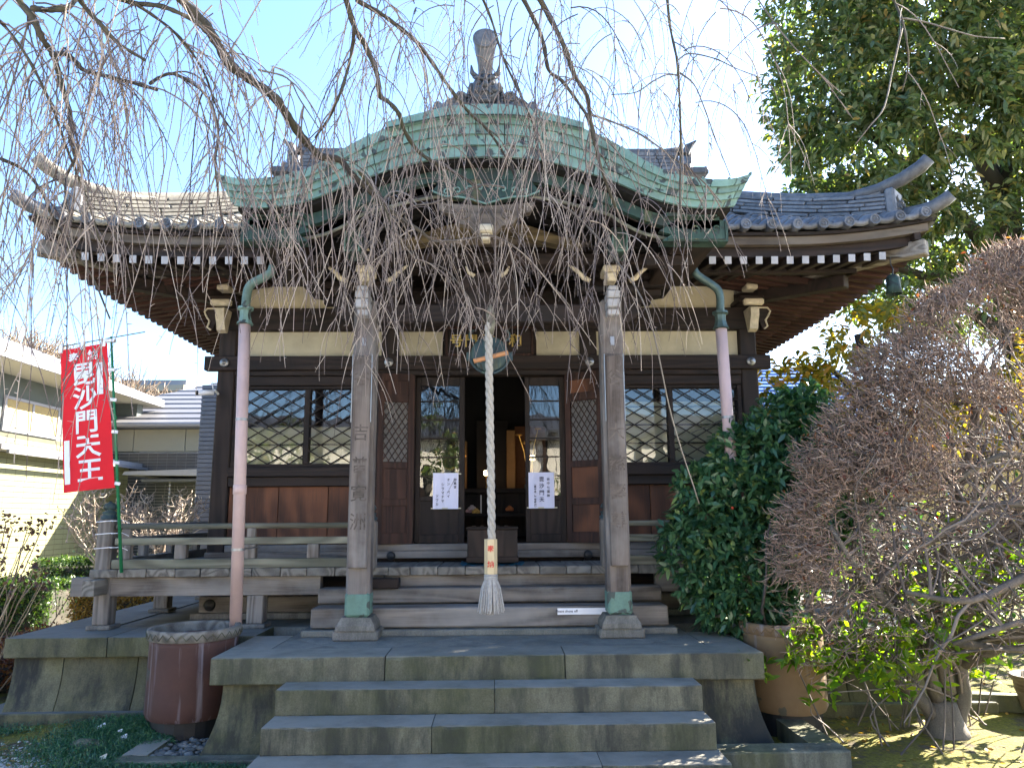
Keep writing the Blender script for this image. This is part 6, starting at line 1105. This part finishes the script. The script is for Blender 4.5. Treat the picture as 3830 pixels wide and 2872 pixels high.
# ---------------------------------------------------------------- weeping cherry reaching in from above and behind the camera
LIMBS=[[(-1.43,3.0,4.12,0.0244),(-1.42,3.15,4.1,0.0247),(-1.33,3.19,4.01,0.0241),(-1.28,3.25,3.94,0.0237),(-1.28,3.42,3.94,0.024),(-1.2,3.54,3.92,0.0238),(-1.09,3.56,3.84,0.023),(-1.04,3.67,3.78,0.0227),(-1.01,3.84,3.76,0.0227),(-0.94,3.92,3.7,0.022)],[(-0.94,3.9,3.69,0.0195),(-0.85,4.02,3.73,0.0185),(-0.78,4.03,3.65,0.0169),(-0.71,4.07,3.59,0.0154),(-0.64,4.21,3.56,0.0143),(-0.56,4.3,3.51,0.0129),(-0.43,4.29,3.42,0.0111),(-0.34,4.37,3.37,0.0096)],[(-0.73,4.0,3.65,0.01),(-0.67,4.12,3.59,0.0086),(-0.6,4.12,3.48,0.0069),(-0.55,4.15,3.35,0.0052)],[(-2.06,2.9,4.04,0.0163),(-2.07,3.0,3.98,0.0159),(-2.0,3.0,3.89,0.0148),(-1.96,3.02,3.8,0.0138),(-1.99,3.15,3.81,0.0133),(-2.0,3.22,3.76,0.0125),(-1.95,3.2,3.64,0.0113),(-1.95,3.26,3.57,0.0104),(-2.02,3.39,3.52,0.0096),(-2.0,3.42,3.43,0.0085)],[(-1.99,3.4,3.42,0.0064),(-2.07,3.48,3.38,0.0057),(-2.05,3.44,3.29,0.0048),(-2.03,3.43,3.2,0.004),(-2.04,3.52,3.15,0.0033)],[(-1.97,2.95,3.9,0.0129),(-1.98,3.04,3.96,0.0128),(-1.9,3.01,3.94,0.0122),(-1.85,3.02,3.97,0.0118),(-1.86,3.12,4.15,0.0117)],[(-1.9,3.0,3.71,0.0112),(-1.9,3.1,3.78,0.011),(-1.84,3.09,3.73,0.0103),(-1.81,3.1,3.7,0.0097),(-1.77,3.23,3.75,0.0094),(-1.7,3.29,3.76,0.0089),(-1.56,3.27,3.71,0.0082)],[(-1.61,3.3,3.76,0.0082),(-1.61,3.39,3.85,0.0079),(-1.53,3.36,3.85,0.0074),(-1.42,3.37,3.79,0.0068),(-1.39,3.48,3.77,0.0065),(-1.36,3.53,3.64,0.0061),(-1.35,3.49,3.46,0.0055),(-1.35,3.53,3.35,0.005),(-1.36,3.64,3.22,0.0046)],[(-1.63,2.7,3.79,0.0118),(-1.68,2.83,3.83,0.0108),(-1.6,2.84,3.74,0.0093),(-1.54,2.88,3.68,0.0079),(-1.5,3.02,3.7,0.0066)],[(-1.7,3.1,4.07,0.0116),(-1.64,3.15,4.08,0.0114),(-1.49,3.09,4.02,0.0108),(-1.39,3.05,3.96,0.0103),(-1.33,3.12,3.96,0.0102),(-1.29,3.14,3.92,0.0098)],[(-1.61,3.1,4.04,0.0078),(-1.57,3.23,4.06,0.0074),(-1.48,3.25,3.99,0.0068),(-1.41,3.3,3.91,0.0062),(-1.41,3.46,3.89,0.0058),(-1.39,3.56,3.79,0.0052),(-1.29,3.56,3.64,0.0045)],[(-0.75,3.5,4.45,0.0153),(-0.71,3.65,4.32,0.0152),(-0.65,3.69,4.22,0.0147),(-0.6,3.75,4.11,0.0142),(-0.61,3.92,4.08,0.014),(-0.58,4.04,4.11,0.0137),(-0.52,4.07,4.05,0.0129),(-0.5,4.17,4.0,0.0124),(-0.44,4.34,3.96,0.0121),(-0.36,4.42,3.93,0.0114),(-0.22,4.45,3.87,0.0106),(-0.08,4.59,3.84,0.01)],[(-0.7,3.6,4.29,0.0101),(-0.73,3.69,4.2,0.0095),(-0.76,3.67,4.01,0.0085),(-0.8,3.67,3.88,0.0076),(-0.87,3.79,3.85,0.0069),(-0.95,3.84,3.77,0.006)],[(-0.65,3.4,4.29,0.0117),(-0.56,3.58,4.35,0.0117),(-0.47,3.65,4.32,0.0114),(-0.38,3.74,4.29,0.0111),(-0.32,3.94,4.31,0.0111),(-0.24,4.09,4.26,0.0109),(-0.16,4.14,4.17,0.0104),(-0.1,4.28,4.17,0.01),(-0.01,4.48,4.19,0.0098),(0.1,4.59,4.08,0.0093),(0.19,4.65,3.92,0.0087)],[(0.19,3.8,4.67,0.0131),(0.3,3.92,4.53,0.0127),(0.34,3.94,4.42,0.012),(0.37,3.98,4.28,0.0113),(0.46,4.12,4.3,0.011),(0.56,4.21,4.22,0.0104),(0.62,4.21,4.12,0.0095),(0.67,4.29,4.05,0.0089),(0.72,4.44,3.97,0.0083)],[(0.26,3.6,4.54,0.0158),(0.39,3.75,4.4,0.0152),(0.45,3.79,4.29,0.0142),(0.51,3.85,4.16,0.0132),(0.6,4.03,4.14,0.0126),(0.63,4.14,4.05,0.0116),(0.67,4.17,3.85,0.0104),(0.74,4.27,3.69,0.0093),(0.84,4.44,3.56,0.0083)],[(1.07,3.9,4.75,0.0085),(1.11,4.01,4.59,0.0082),(1.14,4.0,4.35,0.0077),(1.15,4.03,4.17,0.0072),(1.18,4.15,4.01,0.0069),(1.19,4.23,3.81,0.0064),(1.17,4.21,3.52,0.0058),(1.21,4.27,3.33,0.0053)],[(1.14,4.0,4.36,0.005),(1.24,4.08,4.46,0.0046),(1.38,4.04,4.4,0.004),(1.5,4.03,4.33,0.0035),(1.67,4.12,4.33,0.0031)],[(1.14,4.0,4.29,0.0055),(1.26,4.1,4.27,0.005),(1.31,4.09,4.12,0.0043),(1.38,4.1,3.89,0.0037),(1.49,4.22,3.73,0.0032)],[(1.15,4.0,4.26,0.0055),(1.1,4.08,4.32,0.005),(1.0,4.04,4.25,0.0043),(0.89,4.03,4.17,0.0037),(0.76,4.12,4.21,0.0031)],[(0.62,4.2,4.13,0.0074),(0.78,4.29,4.13,0.0067),(0.96,4.27,4.03,0.0059),(1.15,4.27,3.88,0.0051),(1.36,4.38,3.78,0.0044),(1.5,4.44,3.65,0.0036)],[(0.39,4.3,3.62,0.0067),(0.56,4.29,3.49,0.006),(0.76,4.17,3.18,0.0052),(0.92,4.07,2.82,0.0044),(1.03,4.08,2.23,0.0037),(1.15,4.04,1.75,0.003)],[(2.46,4.0,4.87,0.0088),(2.54,4.09,4.84,0.0079),(2.56,4.07,4.71,0.0069),(2.58,4.07,4.55,0.0059),(2.64,4.18,4.45,0.005),(2.62,4.24,4.31,0.004)],[(2.52,4.0,4.65,0.0055),(2.72,4.08,4.68,0.005),(2.82,4.04,4.61,0.0043),(2.99,4.03,4.55,0.0037),(3.23,4.12,4.6,0.0031)],[(2.58,4.1,4.66,0.0061),(2.54,4.17,4.44,0.0055),(2.44,4.14,4.15,0.0047),(2.33,4.13,4.01,0.0039),(2.28,4.22,3.94,0.0032)],[(1.65,4.1,4.93,0.0056),(1.74,4.22,4.94,0.0051),(1.89,4.24,4.71,0.0045),(2.09,4.28,4.5,0.0039),(2.34,4.42,4.39,0.0033)],[(-0.72,4.2,3.25,0.0052),(-0.63,4.3,3.44,0.0056),(-0.52,4.29,3.51,0.0058),(-0.45,4.3,3.57,0.006),(-0.35,4.42,3.64,0.0064),(-0.22,4.49,3.72,0.0067),(-0.08,4.46,3.77,0.0068),(0.01,4.52,3.81,0.0071),(0.11,4.64,3.85,0.0075)],[(-2.28,3.3,3.37,0.0082),(-2.23,3.4,3.36,0.0077),(-2.12,3.39,3.23,0.0069),(-2.07,3.4,3.12,0.0062),(-2.05,3.52,3.03,0.0056),(-1.96,3.59,2.88,0.0049),(-1.84,3.56,2.66,0.004)],[(-2.04,2.8,3.76,0.0079),(-2.08,2.95,3.81,0.0075),(-1.99,2.99,3.68,0.0068),(-1.91,3.05,3.5,0.0062),(-1.92,3.23,3.36,0.0057),(-1.87,3.34,3.16,0.005),(-1.82,3.37,2.99,0.0042)],[(-1.13,3.4,3.9,0.0047),(-1.02,3.52,3.93,0.0041),(-0.95,3.52,3.81,0.0034),(-0.85,3.55,3.66,0.0027)],[(-0.05,3.9,4.77,0.0085),(0.03,4.07,4.68,0.0081),(0.1,4.13,4.47,0.0075),(0.2,4.21,4.28,0.0068),(0.29,4.41,4.2,0.0063),(0.33,4.54,4.05,0.0057)],[(-0.35,4.4,3.38,0.0069),(-0.16,4.51,3.43,0.0065),(0.02,4.51,3.46,0.0059),(0.2,4.53,3.37,0.0054),(0.38,4.67,3.23,0.005),(0.54,4.74,3.06,0.0044)],[(-0.56,4.2,3.37,0.0052),(-0.43,4.33,3.24,0.0049),(-0.26,4.34,3.18,0.0043),(-0.12,4.38,3.02,0.0038),(-0.01,4.53,2.88,0.0034)]]

wc = thing('weeping_cherry', 'bare weeping cherry whose long hanging twigs veil the porch', 'tree', (-3.4, -1.5, 0))
def jitter(pts):
    return [Vector((x+random.gauss(0, .006), y, z+random.gauss(0, .006))) for x, y, z, r in pts]
anch = []
for l in LIMBS:
    P_ = crv([q[:3] for q in l], 5); n = len(P_); R_ = np.interp(np.linspace(0, len(l)-1, n), range(len(l)), [q[3] for q in l]); rr = [max(.0025, r*(1+.13*math.sin(i*1.9)+.08*math.sin(i*.7))) for i, r in enumerate(R_)]
    obj('limb', B().tube(P_, rr, 9 if l[0][3] > .008 else 6), BARK if l[0][3] > .0075 else BARK_G, wc, smooth=True); anch.append((P_, rr, l))
obj('trunk', B().tube(crv([(-3.4, -1.6, -.1), (-3.3, -1.5, .8), (-3.1, -1.3, 1.9), (-2.8, -.8, 3.0), (-2.3, .2, 3.9)], 5), [.34, .30, .28, .26, .25, .24, .24, .23, .23, .22, .22, .21, .2, .2, .19, .18, .17, .16, .15, .14, .13][:21], 14), BARK, wc, smooth=True)
obj('limb', B().tube(crv([(-2.3, .2, 3.9), (-1.9, 1.2, 4.35), (-1.75, 2.2, 4.45), tuple(LIMBS[0][0][:3])], 5), .1, 10), BARK, wc, smooth=True); obj('limb', B().tube(crv([(-2.5, -.2, 3.7), (-2.9, 1.2, 4.2), (-2.6, 2.2, 4.3), tuple(LIMBS[3][0][:3])], 5), .07, 9), BARK, wc, smooth=True); obj('limb', B().tube(crv([(-2.3, .2, 3.9), (-.8, 1.4, 4.6), (.1, 2.6, 4.7), tuple(LIMBS[15][0][:3])], 5), .055, 9), BARK, wc, smooth=True)
def twig(p, d, L, r, sub, S_):
    n = max(5, int(L/.05)); p = Vector(p); d = Vector(d).normalized(); pts = [p.copy()]; h = Vector((random.gauss(0, .22), random.gauss(0, .15), -1)).normalized()
    for i in range(n):
        d = (d+h*.26+Vector((random.gauss(0, .04), random.gauss(0, .03), random.gauss(0, .02)))).normalized(); p = p+d*(L/n); pts.append(p.copy())
    vv = random.random(); S_.add(pts, r, r*.42, vv)
    for i in range(1, n):
        if random.random() < .45: S_.add([pts[i], pts[i]+Vector((random.gauss(0, .008), random.gauss(0, .006), random.gauss(.002, .006)))], r*.75, r*.3, vv)
    if sub > 0:
        for _ in range(random.randint(2, 5) if sub > 1 else random.choice((0, 0, 0, 1))):
            i = random.randint(1, n-2); side = random.choice((-1, 1)); dd = (pts[i+1]-pts[i]).normalized(); o = Vector((side*random.uniform(.3, .8), random.uniform(-.35, .35), random.uniform(-.4, .1))); twig(pts[i], dd*.6+o, L*random.uniform(.15, .45), r*.62, sub-1, S_)
cnt = 0; fine = ST()
weights = {0: 30, 1: 22, 2: 10, 3: 26, 4: 7, 5: 8, 6: 16, 7: 20, 8: 12, 9: 10, 10: 15, 11: 34, 12: 14, 13: 30, 14: 26, 15: 30, 16: 8, 17: 3, 18: 3, 19: 3, 20: 16, 21: 0, 22: 4, 23: 1, 24: 1, 25: 3, 26: 14, 27: 12, 28: 22, 29: 10, 30: 20, 31: 20, 32: 14}
for li, (P_, rr, l) in enumerate(anch):
    for k_ in range(int(weights.get(li, 8)*.6)):
        i = random.randint(2, len(P_)-2); t_ = Vector(P_[i+1])-Vector(P_[i]); t_.normalize(); side = random.choice((-1, 1)); d = t_*.6+Vector((side*random.uniform(.1, .8), random.uniform(-.4, .4), random.uniform(-.5, .5)))
        z = P_[i][2]; L = random.uniform(.45, 1.5)
        L = min(L, z-2.5+random.uniform(-.3, .2)) if abs(P_[i][0]) < 1.4 else L
        if li in (16, 17, 18, 19, 20, 22, 23, 24, 25): L *= .5
        if L < .15: continue
        S_ = ST(); twig(P_[i], d, L, random.uniform(.0033, .0055), 2, S_)
        if cnt < 290: np_obj('twig', S_.mesh(3), TWIG, wc)
        else: fine.a += S_.a; fine.b += S_.b; fine.r += S_.r; fine.q += S_.q; fine.v += S_.v
        cnt += 1
# curtains of twigs hanging from limbs above the frame
for (x0, x1, y0, y1, z0, z1, n, La, Lb) in [(-3.4, -1.6, 2.8, 3.6, 3.75, 4.2, 60, .6, 1.5), (-2.0, -1.0, 2.8, 3.4, 3.9, 4.3, 34, .4, 1.1), (-.9, .2, 3.4, 4.4, 4.4, 4.9, 34, .5, 1.2), (.1, 1.4, 3.4, 4.4, 4.3, 4.8, 46, .6, 1.5), (-.6, 1.2, 4.0, 4.7, 3.3, 3.9, 20, .5, 1.1), (-1.5, -.4, 3.9, 4.5, 3.4, 3.8, 12, .5, 1.0), (1.3, 1.9, 3.8, 4.4, 4.3, 4.8, 9, .4, .9), (-3.9, -2.9, 3.4, 4.2, 3.4, 3.9, 30, .6, 1.2), (-3.2, -2.3, 3.2, 3.6, 2.7, 3.1, 20, .3, .6)]:
    for _ in range(n):
        S_ = ST(); twig((random.uniform(x0, x1), random.uniform(y0, y1), random.uniform(z0, z1)), (random.gauss(0, .5), random.gauss(0, .3), random.uniform(-.6, .4)), random.uniform(La, Lb), random.uniform(.003, .005), 2, S_); fine.a += S_.a; fine.b += S_.b; fine.r += S_.r; fine.q += S_.q; fine.v += S_.v
np_obj('fine_twigs', fine.mesh(3), TWIG, wc, kind='stuff')
